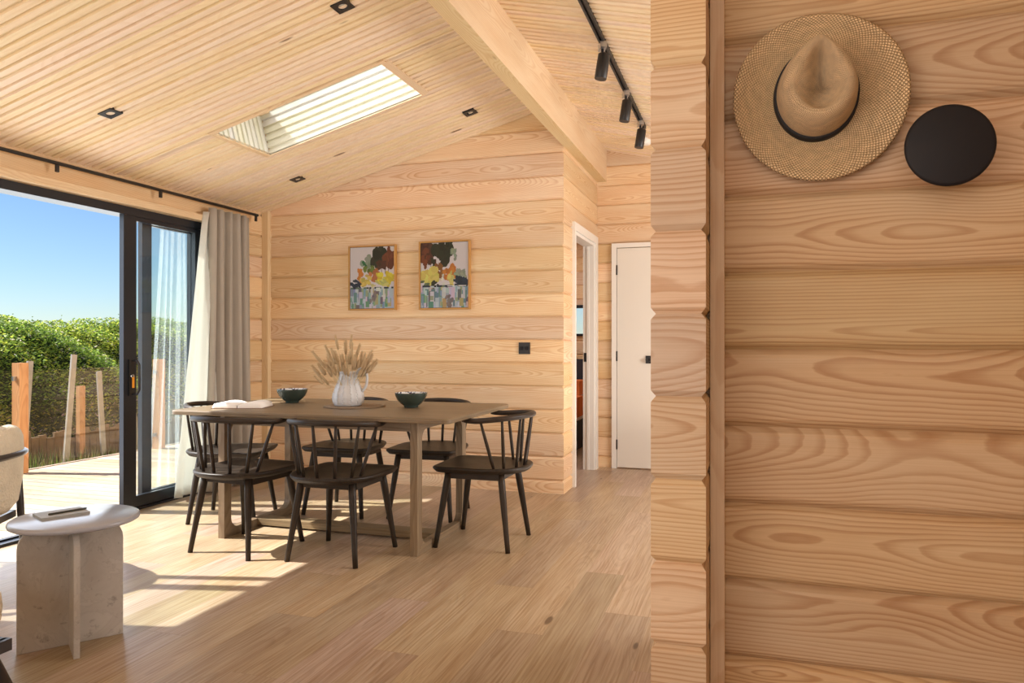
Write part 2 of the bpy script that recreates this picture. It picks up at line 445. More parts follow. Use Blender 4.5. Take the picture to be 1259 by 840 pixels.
# far wall
mb = MB(); log_wall(mb, (XL - .02, YF), (XR, YF), (0, -1), 0, 3.1, top=lambda u: ceil_l(XL - .02 + u) + .03, mitre=(0, 1))
struct(mb.build('wall_far', M['log']), 'light pine log wall behind the dining table with the two paintings', 'wall')
# return wall with doorway
mb = MB(); log_wall(mb, (XR, YF), (XR, 6.82), (1, 0), 0, 2.75, openings=[(5.83 - YF, 6.66 - YF, -.1, 2.06)], mitre=(1, 0))
struct(mb.build('wall_hall_left', M['log']), 'narrow pine log wall beside the open white doorway', 'wall')
# hall back wall
mb = MB(); log_wall(mb, (XR - .12, 6.82), (1.9, 6.82), (0, -1), 0, 3.1, top=lambda u: ceil_r(XR - .12 + u) + .05)
struct(mb.build('wall_hall_back', M['log']), 'pine log wall at the end of the hall holding the closed cream door', 'wall')
# left wall with big opening
OY0, OY1, OZ = 1.60, 4.80, 2.075
mb = MB(); log_wall(mb, (XL, -2.5), (XL, YF + .02), (1, 0), 0, 2.32, openings=[(OY0 + 2.5, OY1 + 2.5, -.1, OZ)])
struct(mb.build('wall_left', M['log']), 'pine log wall around the sliding glass doors', 'wall')
# near wall, pillar (crossing log wall), its continuation
NY = 1.805
nph = 1.135 - 6 * PITCH
mb = MB(); log_wall(mb, (-.16, NY), (2.4, NY), (0, -1), 0, 2.75, top=lambda u: ceil_r(-.16 + u) + .03, phase=nph, gh=.015, gd=.018)
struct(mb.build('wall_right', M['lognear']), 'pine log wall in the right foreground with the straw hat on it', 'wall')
PX0, PX1, PY = -.201, -.085, 1.625
pph = .856 - 4 * .1788
mb = MB()
log_wall(mb, (PX0, PY), (PX1, PY), (0, -1), 0, 2.75, mitre=(1, 1), phase=pph, pitch=.1788, gh=.010, gd=.010)
log_wall(mb, (PX1, PY), (PX1, NY + .05), (1, 0), 0, 2.75, mitre=(1, 0), phase=pph, pitch=.1788, gh=.010, gd=.010)
log_wall(mb, (PX0, 3.0), (PX0, PY), (-1, 0), 0, 2.75, mitre=(0, 1), phase=pph, pitch=.1788, gh=.010, gd=.010)
mb.face([(PX0, 3.0, 0), (PX1, 3.0, 0), (PX1, 3.0, 2.7), (PX0, 3.0, 2.7)], None)
mb.face([(PX1, NY + .1, 0), (PX1, 3.0, 0), (PX1, 3.0, 2.7), (PX1, NY + .1, 2.7)], None)
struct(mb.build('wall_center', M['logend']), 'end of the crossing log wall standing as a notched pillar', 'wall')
mb = MB(); mb.box(-.0835, -.052, 1.778, NY + .01, 0, 2.62, 'z'); struct(mb.build('trim_1', M['beam'], bevel=.002), 'upright pine batten where the pillar meets the right wall', 'trim')
mb = MB(); mb.box(XL - .001, XL + .06, YF - .045, YF + .01, 0, 2.285, 'z'); struct(mb.build('trim_2', M['beam'], bevel=.003), 'upright pine corner batten at the far left corner', 'trim')
mb = MB(); mb.box(XL - .02, XL + .055, OY0 - .1, OY1 + .04, OZ + .004, OZ + .05, 'y'); struct(mb.build('trim_3', M['beam'], bevel=.002), 'pine lintel board over the sliding doors', 'trim')
# rear walls that close the room behind the camera
mb = MB()
log_wall(mb, (2.4, -2.5), (-4.0, -2.5), (0, 1), 0, 3.0)
struct(mb.build('wall_back', M['log']), 'pine log wall behind the camera', 'wall')
mb = MB(); log_wall(mb, (1.9, 6.82), (1.9, -2.5), (-1, 0), 0, 2.6, openings=[(6.82 - 5.6, 6.82 - 3.4, .9, 2.05)])
struct(mb.build('wall_east', M['log']), 'outer pine log wall of the kitchen side', 'wall')

# ------------------------------------------------------------------ ceilings (ribbed boards)
SKX0, SKX1, SKY0, SKY1 = -3.215, -2.045, 3.90, 4.47
def ribbed(mb, y0, y1, segf, P, depthv, pit=.0575, mi=0):
    """ribs run along local s; P(s, y, depth)->xyz ; segf(y)-> list of (s0,s1)"""
    n = int(round((y1 - y0) / pit)); y = y0; k = 0
    while y < y1 - 1e-6:
        gw = .026 if k % 2 else .019
        ye = min(y + pit, y1); a, b, c, d = y, y + (pit - gw), y + (pit - gw) + .003, ye - .003
        for s0, s1 in segf((y + ye) / 2):
            uid = nid() if k % 2 == 0 or True else 0
            def q(ya, da, yb, db):
                mb.face([P(s0, ya, da), P(s0, yb, db), P(s1, yb, db), P(s1, ya, da)],
                        [(uid + s0, ya - y - pit / 2), (uid + s0, yb - y - pit / 2), (uid + s1, yb - y - pit / 2), (uid + s1, ya - y - pit / 2)], mi)
            q(a, 0, b, 0); q(b, 0, c, depthv); q(c, depthv, d, depthv); q(d, depthv, ye, 0)
            for se in (s0, s1):
                mb.face([P(se, a, 0), P(se, b, 0), P(se, b, depthv), P(se, a, depthv)], None, mi)
        y = ye; k += 1
nl = hypot(1, .265)
def PL(s, y, d):   # s = x
    return (s - .265 / nl * d * -1 * -1, y, ceil_l(s) + d / nl)
mb = MB()
def segl(y):
    if SKY0 < y < SKY1: return [(XL - .15, SKX0), (SKX1, -1.29)]
    return [(XL - .15, -1.29)]
# break ribs exactly on the hole edges
ribbed(mb, -2.5, SKY0, lambda y: [(XL - .15, -1.29)], PL, .013)
ribbed(mb, SKY0, SKY1, lambda y: [(XL - .15, SKX0), (SKX1, -1.29)], PL, .013)
ribbed(mb, SKY1, YF + .05, lambda y: [(XL - .15, -1.29)], PL, .013)
# closing layer above, around the hole
def roofquad(x0, x1, y0, y1, f, h):
    mb.face([(x0, y0, f(x0) + h), (x1, y0, f(x1) + h), (x1, y1, f(x1) + h), (x0, y1, f(x0) + h)], None)
for h in (.012, .30):
    roofquad(XL - .14, SKX0, -2.6, YF + .6, ceil_l, h); roofquad(SKX1, -1.29, -2.6, YF + .6, ceil_l, h)
    roofquad(SKX0, SKX1, -2.6, SKY0, ceil_l, h); roofquad(SKX0, SKX1, SKY1, YF + .6, ceil_l, h)
struct(mb.build('ceiling_left', M['rib']), 'ribbed pale pine ceiling sloping up from the glass doors to the beam', 'ceiling')
mb = MB()
def PR(s, y, d): return (s, y, ceil_r(s) + d)
ribbed(mb, -2.5, 6.85, lambda y: [(-1.29, 2.45)], PR, .009)
roofquad(-1.29, 2.5, -2.6, 6.9, ceil_r, .012); roofquad(-1.29, 2.5, -2.6, 6.9, ceil_r, .3)
struct(mb.build('ceiling_right', M['rib']), 'ribbed pale pine ceiling sloping down from the beam over the hall', 'ceiling')
# ridge beam
mb = MB(); mb.box(XR - .002, -1.247, -2.5, 6.83, 2.646, 3.0, 'y')
struct(mb.build('trim_4', M['beam'], bevel=.004), 'large laminated pine ridge beam running to the hall', 'beam')

# skylight
sk = empty('window_skylight', ((SKX0 + SKX1) / 2, (SKY0 + SKY1) / 2, ceil_l((SKX0 + SKX1) / 2)))
struct(sk, 'long roof window in the sloped ceiling with a ribbed shaft', 'skylight')
def loc_to(o_parent, o):
    o.parent = o_parent; o.location = tuple(-a for a in o_parent.location)
    return o
DEP = .42
nx, nz = -.265 / nl, 1 / nl
def SP(x, y, d): return (x + nx * d, y, ceil_l(x) + nz * d)
mb = MB()
# far (y=SKY1) and near (SKY0) faces: ribs along x, stacked in depth
def ribface(A, B, C, n, flipdir, dep=.011, pit=.052):
    """A(s,t): position, s along rib 0..1, t metres across; B = outward recess vector"""
    t = 0
    while t < C - 1e-6:
        te = min(t + pit, C); b = t + pit * .62
        prof = [(t, 0), (min(b, te), 0), (min(b + .003, te), dep), (max(te - .003, t), dep), (te, 0)]
        uid = nid()
        for (ta, da), (tb, db) in zip(prof[:-1], prof[1:]):
            pts = [A(0, ta), A(1, ta), A(1, tb), A(0, tb)]; ds = [da, da, db, db]
            pts = [tuple(p[k] + B[k] * d for k in range(3)) for p, d in zip(pts, ds)]
            mb.face(pts, [(uid, ta - t), (uid + n, ta - t), (uid + n, tb - t), (uid, tb - t)])
        t = te
wx = SKX1 - SKX0; wy = SKY1 - SKY0
ribface(lambda s, t: SP(SKX0 + wx * s, SKY1, t), (0, 1, 0), DEP, wx, 1)
ribface(lambda s, t: SP(SKX0 + wx * s, SKY0, t), (0, -1, 0), DEP, wx, 1)
ribface(lambda s, t: SP(SKX0, SKY0 + t, DEP * s), (-1 / nl, 0, -.265 / nl), wy, DEP, 1)
ribface(lambda s, t: SP(SKX1, SKY0 + t, DEP * s), (1 / nl, 0, .265 / nl), wy, DEP, 1)
loc_to(sk, mb.build('shaft_lining', M['shaft']))
mb = MB()
T = .028   # architrave: flat boards around the opening
def trimboard(x0, x1, y0, y1, g):
    c = [SP(x, y, d) for d in (-.008, .006) for x, y in ((x0, y0), (x1, y0), (x1, y1), (x0, y1))]
    uid = nid()
    for q in ((0, 1, 2, 3), (4, 5, 6, 7), (0, 1, 5, 4), (1, 2, 6, 5), (2, 3, 7, 6), (3, 0, 4, 7)):
        mb.face([c[i] for i in q], [(uid + (c[i][0] if g == 'x' else c[i][1]), (c[i][1] if g == 'x' else c[i][0]) - (y0 if g == 'x' else x0)) for i in q])
trimboard(SKX0 - T, SKX1 + T, SKY0 - T, SKY0, 'x'); trimboard(SKX0 - T, SKX1 + T, SKY1, SKY1 + .012, 'x')
trimboard(SKX0 - T, SKX0, SKY0, SKY1, 'y'); trimboard(SKX1, SKX1 + T + .02, SKY0, SKY1, 'y')
loc_to(sk, mb.build('skylight_trim', M['beam']))
mb = MB(); mb.face([SP(SKX0 - .03, SKY0 - .03, DEP), SP(SKX1 + .03, SKY0 - .03, DEP), SP(SKX1 + .03, SKY1 + .03, DEP), SP(SKX0 - .03, SKY1 + .03, DEP)])
loc_to(sk, mb.build('pane', M['skyglass']))

# ------------------------------------------------------------------ floor
mb = MB(); W = .191; x = XL - .02; r = 0
while x < 2.4:
    y = -2.5 - (r * .53) % 1.38
    while y < 9.6:
        if y + 1.38 > -2.5:
            a, b = max(y, -2.5), min(y + 1.38, 9.6); uid = nid()
            x1 = x + W
            mb.face([(x, a, 0), (x1, a, 0), (x1, b, 0), (x, b, 0)], [(uid + a - y, -W / 2), (uid + a - y, W / 2), (uid + b - y, W / 2), (uid + b - y, -W / 2)])
            mb.face([(x, b - .0012, .0002), (x1, b - .0012, .0002), (x1, b + .0012, .0002), (x, b + .0012, .0002)], [(uid, W / 2)] * 4)
        y += 1.38
    x += W; r += 1
struct(mb.build('floor', M['floor']), 'light oak plank floor running away from the camera', 'floor')

# ------------------------------------------------------------------ sliding door set
def frame_rect(mb, X0, X1, y0, y1, z0, z1, w, wt=None, wb=None):
    wt = wt or w; wb = wb or w
    mb.box(X0, X1, y0, y0 + w, z0, z1); mb.box(X0, X1, y1 - w, y1, z0, z1)
    mb.box(X0, X1, y0 + w, y1 - w, z1 - wt, z1); mb.box(X0, X1, y0 + w, y1 - w, z0, z0 + wb)
dr = empty('door_1', (XL - .06, 3.2, 0)); struct(dr, 'dark framed sliding glass doors opening to the deck', 'sliding door')
mb = MB()
mb.box(XL - .13, XL - .002, OY0, OY1, 2.020, OZ); mb.box(XL - .13, XL - .002, OY0, OY1, -.02, .016)
mb.box(XL - .066, XL - .058, OY0, OY1, .016, .026)
mb.box(XL - .13, XL - .002, OY0, OY0 + .03, .016, 2.02); mb.box(XL - .13, XL - .002, OY1 - .03, OY1, .016, 2.02)
loc_to(dr, mb.build('door_frame', M['frame'], bevel=.003))
def leaf(X, y0, y1, nm, w=.062, glassm='glass'):
    mb = MB(); frame_rect(mb, X - .018, X + .018, y0, y1, .022, 2.02, w, .03, .075)
    f = loc_to(dr, mb.build(nm, M['frame'], bevel=.003))
    mb = MB(); mb.face([(X, y0 + w, .09), (X, y1 - w, .09), (X, y1 - w, 1.985), (X, y0 + w, 1.985)])
    g = mb.build('pane', M[glassm]); g.parent = f
    return f
leaf(XL - .10, 4.207, 4.775, 'fixed_panel', w=.088)
sl = leaf(XL - .03, 3.975, 4.765, 'sliding_panel', w=.110)
leaf(XL - .10, 1.63, 2.50, 'fixed_panel', w=.07)
leaf(XL - .03, 1.64, 2.655, 'sliding_panel', w=.052)
# handle on the sliding leaf
mb = MB(); hy = 4.045
pth = [(XL - .012, hy, .80), (XL + .028, hy + .004, .80), (XL + .044, hy + .008, .83), (XL + .044, hy + .008, 1.0), (XL + .028, hy + .004, 1.03), (XL - .012, hy, 1.03)]
mb.tube(pth, .009, 8); mb.box(XL - .012, XL - .004, hy - .03, hy + .01, .79, 1.04)
h = mb.build('handle', M['black'], bevel=.002); h.parent = sl
mb = MB(); mb.tube([(XL - .01, hy - .012, .925), (XL + .012, hy - .012, .925)], .012, 12); l = mb.build('lock_barrel', M['chrome']); l.parent = sl
mb = MB(); mb.box(XL + .012, XL + .016, hy - .02, hy - .004, .845, .918); l = mb.build('key_tag', M['amber'], bevel=.003); l.parent = sl

# ------------------------------------------------------------------ curtain rod and curtains
cr = empty('curtain_rod', (XL + .07, 3.2, 2.238)); tag(cr, 'long thin black curtain rod above the sliding doors', 'curtain rod')
mb = MB(); mb.tube([(XL + .07, y, 2.224) for y in (1.2, 3.0, 5.30)], .011, 10); loc_to(cr, mb.build('rod', M['black']))
for y in (1.6, 2.5, 3.40, 4.22, 5.28):
    mb = MB(); mb.box(XL + .060, XL + .074, y - .010, y + .010, 2.172, 2.226)
    loc_to(cr, mb.build('bracket', M['black'], bevel=.001))

def curtain(name, y0, y1, zt, zb, X, amp, folds, mat, flare=0, seed=1, label='', shift=None):
    rnd = random.Random(seed); ph = [rnd.uniform(-.5, .5) for _ in range(folds + 2)]
    nc = folds * 10; nr = 26; rows = []
    for i in range(nr + 1):
        t = i / nr; z = zt + (zb - zt) * t; row = []
        for j in range(nc + 1):
            s = j / nc; k = s * folds
            a = amp * (.55 + .45 * t) * sin(2 * pi * k + ph[int(k)] * (1 - abs(2 * (k % 1) - 1)) * 1.6)
            a += .35 * amp * sin(2 * pi * k * 2 + 1.3 + seed)
            c = (s - .5)
            ya = (y0 + y1) / 2 + c * ((y1 - y0) + flare * t ** 1.3) + .012 * sin(4 * k + 3 * t)
            if shift: ya += shift(s, t)
            row.append((X + a, ya, z))
        rows.append(row)
    mb = MB(); mb.grid(rows, uvf=lambda a, b: (b * .02, a * .02)); o = mb.build(name, mat)
    sol = o.modifiers.new('Solid', 'SOLIDIFY'); sol.thickness = .003
    return o
o = curtain('curtain', 4.70, 5.17, 2.185, .025, XL + .085, .042, 5, M['curtain'], flare=.10, seed=4)
tag(o, 'beige linen curtain gathered at the far end of the sliding doors', 'curtain')
ln = curtain('lining', 4.66, 4.90, 2.15, .03, XL + .062, .022, 3, M['lining'], seed=9, shift=lambda s, t: -(1 - s) * .30 * t ** .9)
ln.parent = o
ln['label'] = 'white lining hanging behind the linen'
o = curtain('curtain', 1.30, 2.03, 2.185, .025, XL + .085, .042, 6, M['curtain'], flare=.05, seed=6)
tag(o, 'beige linen curtain gathered at the near end of the sliding doors', 'curtain')
o = curtain('pane_reflection_sheet', 4.46, 4.74, 2.0, .02, XL - .17, .03, 5, M['streak_sheet'], flare=.10, seed=12, shift=lambda s, t: -(1 - s) * .1 * t)  # folded sheet added to draw the white reflection streaks in the pane
tag(o, 'faint white folded sheet imitating reflections in the closed glass panel', 'curtain')

# ------------------------------------------------------------------ ceiling downlights
def downlight(x, y, label):
    e = empty('recessed_downlight', (x, y, ceil_l(x))); e.rotation_euler = (0, -math.atan(.265), 0)
    tag(e, label, 'downlight', 'square recessed downlights in the ribbed ceiling')
    s = .045
    mb = MB()
    ring = [(s * a, s * b) for a, b in ((-1, -1), (1, -1), (1, 1), (-1, 1))]
    for z0 in (-.006,):
        n = 16
        pts = [(.026 * cos(2 * pi * i / n + pi), .026 * sin(2 * pi * i / n + pi)) for i in range(n)]
        def sqp(i):
            a = 2 * pi * i / n + pi; c, d = cos(a), sin(a); m = max(abs(c), abs(d)); return (s * c / m, s * d / m)
        for i in range(n):
            j = (i + 1) % n
            mb.face([(*sqp(i), z0), (*sqp(j), z0), (*pts[j], z0), (*pts[i], z0)])
            mb.face([(*pts[i], z0), (*pts[j], z0), (pts[j][0] * .8, pts[j][1] * .8, .008), (pts[i][0] * .8, pts[i][1] * .8, .008)])
            mb.face([(*sqp(i), z0), (*sqp(j), z0), (*sqp(j), .012), (*sqp(i), .012)])
    o = mb.build('bezel', M['black']); o.parent = e
    mb = MB(); mb.lathe([(.0005, .001), (.012, .0015), (.023, .006)], seg=16); o = mb.build('lens', M['lens']); o.parent = e
downlight(-3.387, 3.262, 'square black downlight nearest the sliding doors, left of the skylight')
downlight(-1.916, 3.25, 'square black downlight beside the ridge beam near the top edge')
downlight(-1.918, 5.03, 'square black downlight right of the skylight near the far wall')
downlight(-3.368, 5.036, 'square black downlight above the curtain below the skylight')

# track lighting
tx = -.762
tk = empty('lighting_track', (tx, 4.5, ceil_r(tx))); tag(tk, 'long black ceiling lighting track over the hall', 'track rail')
mb = MB(); zt = ceil_r(tx)
mb.box(tx - .017, tx - .006, 1.2, 5.71, zt - .024, zt + .004); mb.box(tx + .006, tx + .017, 1.2, 5.71, zt - .024, zt + .004); mb.box(tx - .017, tx + .017, 1.2, 5.71, zt - .008, zt + .006)
loc_to(tk, mb.build('rail', M['black'])); mb = MB(); mb.box(tx - .018, tx + .018, 5.71, 5.74, zt - .026, zt + .004); loc_to(tk, mb.build('end_cap', M['black'], bevel=.002))
def spot(y, label, yaw):
    e = empty('track_spotlight', (tx, y, zt - .024)); e.rotation_euler = (0, 0, yaw); tag(e, label, 'spotlight', 'black spotlights on the hall track')
    mb = MB(); mb.box(-.018, .018, -.04, .04, -.03, .001); o = mb.build('adapter', M['alu'], bevel=.003); o.parent = e
    mb = MB(); mb.tube([(0, 0, -.03), (0, 0, -.062)], .008, 8); o = mb.build('stem', M['black']); o.parent = e
    ax = (sin(radians(9)), 0, -cos(radians(9))); p0 = (-.01, 0, -.058)
    mb = MB(); mb.tube([tuple(p0[k] + ax[k] * t for k in range(3)) for t in (0, .003, .135, .138)], [.031, .034, .034, .032], 20)
    o = mb.build('lamp_head', M['black']); o.parent = e
spot(4.04, 'black cylinder spotlight nearest the camera on the hall track', radians(200))
spot(4.86, 'middle black cylinder spotlight on the hall track', radians(200))
spot(5.55, 'black cylinder spotlight at the far end of the hall track', radians(200))
mb = MB(); dx = -.81; mb.lathe([(.001, -.045), (.04, -.045), (.052, -.03), (.055, 0), (.055, .01)], (dx, 6.17, ceil_r(dx)), 24)
tag(mb.build('smoke_detector', M['plastic']), 'small round white smoke detector on the hall ceiling', 'smoke detector')

# ------------------------------------------------------------------ paintings
def painting(x0, x1, z0, z1, Y, which, label):
    e = empty('framed_painting', ((x0 + x1) / 2, Y, z0)); tag(e, label, 'painting', None)
    w = .012; mb = MB(); yb = Y; yf = Y - .035
    for a in ((x0, x1, z0, z0 + w), (x0, x1, z1 - w, z1)): mb.box(a[0], a[1], yf, yb, a[2], a[3], 'x')
    for a in ((x0, x0 + w, z0 + w, z1 - w), (x1 - w, x1, z0 + w, z1 - w)): mb.box(a[0], a[1], yf, yb, a[2], a[3], 'z')
    fm = wood('oak_frame_' + str(which), (.50, .27, .09), (.36, .17, .05), ring=.006, amt=.5, knot=0, idvar=.05)
    loc_to(e, mb.build('frame', fm, bevel=.0015))
    mb = MB(); mb.box(x0 + w, x1 - w, yf + .012, yb - .004, z0 + w, z1 - w); loc_to(e, mb.build('shadow_gap', M['black']))
    nx_, nz_ = 84, 104; rnd = random.Random(20 + which)
    sky_, lil = (.62, .58, .60), (.52, .52, .66)
    img = [[tuple(sky_[k] * (1 - .25 * (j / nz_)) + lil[k] * .25 * (j / nz_) for k in range(3)) for i in range(nx_)] for j in range(nz_)]  # j=0 top
    def blob(cx, cy, rx, ry, col, n=14, jag=.5, v=.18):
        for _ in range(n):
            a = rnd.uniform(0, 2 * pi); q = sqrt(rnd.random()); bx = cx + rx * q * cos(a); by = cy + ry * q * sin(a)
            sx = rx * rnd.uniform(.25, jag); sy = ry * rnd.uniform(.25, jag); t = rnd.uniform(1 - v, 1 + v)
            c = tuple(min(1, x * t * rnd.uniform(.92, 1.08)) for x in col); th = rnd.uniform(-.8, .8)
            for j in range(max(0, int((by - sx - sy) * nz_)), min(nz_, int((by + sx + sy) * nz_) + 1)):
                for i in range(max(0, int((bx - sx - sy) * nx_)), min(nx_, int((bx + sx + sy) * nx_) + 1)):
                    u = i / nx_ - bx; w_ = j / nz_ - by; u2 = u * cos(th) + w_ * sin(th); w2 = -u * sin(th) + w_ * cos(th)
                    if (u2 / sx) ** 2 + (w2 / sy) ** 2 < 1: img[j][i] = c
    def rect(x, y, w_, h_, c):
        for j in range(max(0, int(y * nz_)), min(nz_, int((y + h_) * nz_))):
            for i in range(max(0, int(x * nx_)), min(nx_, int((x + w_) * nx_))): img[j][i] = c
    DG, BR, RB, OR, YE, GR, BL, SG, TE, GB = (.035, .035, .018), (.085, .035, .018), (.16, .05, .02), (.50, .18, .035), (.62, .52, .05), (.12, .17, .035), (.03, .04, .06), (.25, .29, .22), (.12, .30, .20), (.22, .33, .42)
    if which == 0:
        blob(.33, .24, .14, .14, SG, 10); blob(.66, .17, .17, .16, DG, 26); blob(.86, .18, .13, .17, RB, 22); blob(.70, .27, .14, .08, BR, 12)
        for x_ in (.72, .80, .87): rect(x_, .25, .018, .2, BR)
        blob(.30, .29, .07, .05, (.03, .12, .05), 6); blob(.42, .36, .11, .08, GR, 14); blob(.24, .44, .08, .10, OR, 14); blob(.56, .45, .10, .10, (.40, .15, .06), 14)
        blob(.36, .54, .12, .08, (.55, .42, .10), 16); blob(.82, .51, .20, .09, YE, 26); blob(.74, .57, .15, .05, (.50, .52, .16), 10); blob(.10, .60, .16, .06, BL, 12); blob(.5, .62, .08, .03, (.5, .45, .2), 6)
    else:
        blob(.12, .12, .16, .20, BR, 22); blob(.10, .22, .10, .14, RB, 10); blob(.42, .16, .17, .17, DG, 26); blob(.60, .10, .10, .12, DG, 16); blob(.68, .18, .07, .12, SG, 8); blob(.28, .30, .08, .07, DG, 8)
        for x_ in (.22, .32): rect(x_, .25, .018, .2, BR)
        blob(.38, .43, .13, .10, (.22, .10, .03), 18); blob(.18, .50, .18, .12, (.58, .52, .13), 24); blob(.62, .48, .13, .12, OR, 18); blob(.64, .55, .08, .10, (.55, .48, .15), 10)
        blob(.80, .48, .12, .08, SG, 10); blob(.85, .62, .17, .09, BL, 20); blob(.92, .48, .08, .05, SG, 6); blob(.10, .62, .1, .05, (.12, .16, .09), 8); blob(.34, .64, .12, .05, DG, 8); blob(.46, .56, .05, .08, (.6, .6, .5), 4)
    base_y = .665
    cols = [(.45, .52, .60), (.30, .40, .48), GB, (.14, .24, .26), (.50, .55, .60), TE, (.28, .36, .22), (.55, .52, .56), (.42, .36, .18), (.16, .14, .16)]
    for j in range(int(base_y * nz_), nz_):
        for i in range(nx_): img[j][i] = (.42, .50, .58)
    for _ in range(110):
        w_ = rnd.uniform(.025, .09); x_ = rnd.uniform(-.02, 1); y_ = base_y + rnd.random() ** 1.5 * .30; h_ = rnd.uniform(.06, .20)
        c = rnd.choice(cols); c = tuple(min(1, q * rnd.uniform(.85, 1.15)) for q in c); rect(x_, y_, w_, h_, c)
    for _ in range(14): rect(rnd.uniform(0, .95), base_y - .01, rnd.uniform(.04, .12), .03, rnd.choice([BL, DG, BL, (.12, .17, .12)]))
    if which: rect(.58, base_y + .0, .14, .012, (.8, .8, .82)); rect(.80, base_y - .0, .17, .016, (.85, .85, .87)); blob(.6, .9, .12, .09, (.20, .17, .17), 8, .4)
    else: blob(.53, .84, .07, .12, (.22, .19, .18), 8, .4); rect(.6, base_y, .1, .06, (.6, .66, .6))
    a0, a1, b0, b1 = x0 + w + .003, x1 - w - .003, z0 + w + .003, z1 - w - .003
    mb = MB()
    rows = [[(a0 + (a1 - a0) * i / nx_, yf + .007, b1 + (b0 - b1) * j / nz_) for i in range(nx_ + 1)] for j in range(nz_ + 1)]
    mb.grid(rows, smooth=False, flip=True, colf=lambda a, b: tuple(q * .78 for q in img[a][b])); loc_to(e, mb.build('canvas', M['paint']))
painting(-3.165, -2.733, 1.421, 1.955, YF + .002, 0, 'left framed canvas, dark tree at right above a yellow bush and lake')
painting(-2.525, -2.088, 1.418, 1.966, YF + .002, 1, 'right framed canvas, two dark trees at left over yellow and orange bushes')

# socket
e = empty('wall_socket', (-1.645, YF, 1.11)); tag(e, 'square black double switch plate on the far log wall', 'wall socket')
mb = MB(); mb.box(-.045, .045, -.010, .0, -.045, .045); o = mb.build('plate', M['black'], bevel=.002); o.parent = e
for dx in (-.02, .02):
    mb = MB(); mb.box(dx - .013, dx + .013, -.014, -.009, -.014, .014); o = mb.build('switch', M['peg'], bevel=.001); o.parent = e

# ------------------------------------------------------------------ hall doorway + bedroom beyond, hall door
dd = empty('door_2', (XR, 6.2, 0)); struct(dd, 'white trimmed open doorway in the short hall wall', 'doorway')
mb = MB()
mb.box(XR - .02, XR + .022, 5.785, 5.835, 0, 2.12, 'z'); mb.box(XR - .02, XR + .022, 6.655, 6.745, 0, 2.12, 'z'); mb.box(XR - .02, XR + .022, 5.835, 6.655, 2.055, 2.12, 'y')
loc_to(dd, mb.build('architrave', M['white'], bevel=.003))
mb = MB()
mb.box(XR - .095, XR + .005, 5.835, 5.86, 0, 2.055); mb.box(XR - .095, XR + .005, 6.63, 6.655, 0, 2.055); mb.box(XR - .095, XR + .005, 5.86, 6.63, 2.03, 2.055); mb.box(XR - .06, XR - .04, 6.62, 6.63, 0, 2.03)
loc_to(dd, mb.build('jamb', M['white'], bevel=.002))
mb = MB(); mb.box(XR - .085, XR - .062, 6.624, 6.632, .98, 1.06); loc_to(dd, mb.build('latch_plate', M['black']))

d3 = empty('door_3', (-.8, 6.8, 0)); struct(d3, 'closed cream panel door at the end of the hall', 'door')
mb = MB(); mb.box(-1.195, -1.15, 6.78, 6.82, 0, 2.065); mb.box(-.43, -.385, 6.78, 6.82, 0, 2.065); mb.box(-1.15, -.43, 6.78, 6.82, 2.025, 2.065); loc_to(d3, mb.build('architrave', M['white'], bevel=.003))
mb = MB(); mb.box(-1.146, -.434, 6.788, 6.81, .012, 2.018); lf = loc_to(d3, mb.build('leaf', M['door'], bevel=.002))
for z in (.22, 1.03, 1.82):
    mb = MB(); mb.tube([(-1.148, 6.782, z - .045), (-1.148, 6.782, z + .045)], .007, 8); loc_to(d3, mb.build('hinge', M['black']))
mb = MB(); mb.tube([(-.86, 6.79, 1.0), (-.86, 6.74, 1.0)], .022, 14); mb.tube([(-.86, 6.745, 1.0), (-.80, 6.74, 1.0), (-.75, 6.74, 1.0)], .010, 8)
mb.box(-.885, -.835, 6.78, 6.79, .965, 1.035); loc_to(d3, mb.build('handle', M['black'], bevel=.002))

# bedroom beyond
mb = MB(); log_wall(mb, (-4.5, 9.4), (XR + .2, 9.4), (0, -1), 0, 2.7, openings=[(1.9, 2.62, 1.25, 1.62)])
struct(mb.build('wall_bedroom_back', M['log']), 'pine wall of the bedroom seen through the doorway', 'wall')
mb = MB(); log_wall(mb, (-4.5, 5.7), (-4.5, 9.4), (1, 0), 0, 2.7); log_wall(mb, (XR - .10, 9.4), (XR - .10, 6.66), (-1, 0), 0, 2.7)
log_wall(mb, (-4.5, 5.64), (XR - .10, 5.64), (0, 1), 0, 2.7)
struct(mb.build('wall_bedroom_side', M['log']), 'side wall of the bedroom beyond the doorway', 'wall')
mb = MB(); mb.box(-4.5, XR - .1, 5.6, 9.4, 2.6, 2.64); struct(mb.build('ceiling_bedroom', M['rib']), 'bedroom ceiling beyond the doorway', 'ceiling')
w1 = empty('window_1', (-2.24, 9.4, 1.2)); struct(w1, 'small dark framed bedroom window glimpsed through the doorway', 'window')
mb = MB()
for a in ((-2.62, -2.59, 1.24, 1.64), (-1.90, -1.87, 1.24, 1.64), (-2.62, -1.87, 1.24, 1.27), (-2.62, -1.87, 1.60, 1.64)): mb.box(a[0], a[1], 9.37, 9.42, a[2], a[3])
loc_to(w1, mb.build('window_frame', M['frame'])); mb = MB(); mb.face([(-2.6, 9.4, 1.25), (-1.88, 9.4, 1.25), (-1.88, 9.4, 1.62), (-2.6, 9.4, 1.62)]); loc_to(w1, mb.build('pane', M['skyglass']))
bd = empty('bed', (-2.4, 8.3, 0)); tag(bd, 'bed with orange throw glimpsed through the open hall doorway', 'bed')
def rbox(nm, x0, x1, y0, y1, z0, z1, m, bv=.04):
    mb = MB(); mb.box(x0, x1, y0, y1, z0, z1); return loc_to(bd, mb.build(nm, M[m] if isinstance(m, str) else m, bevel=bv))
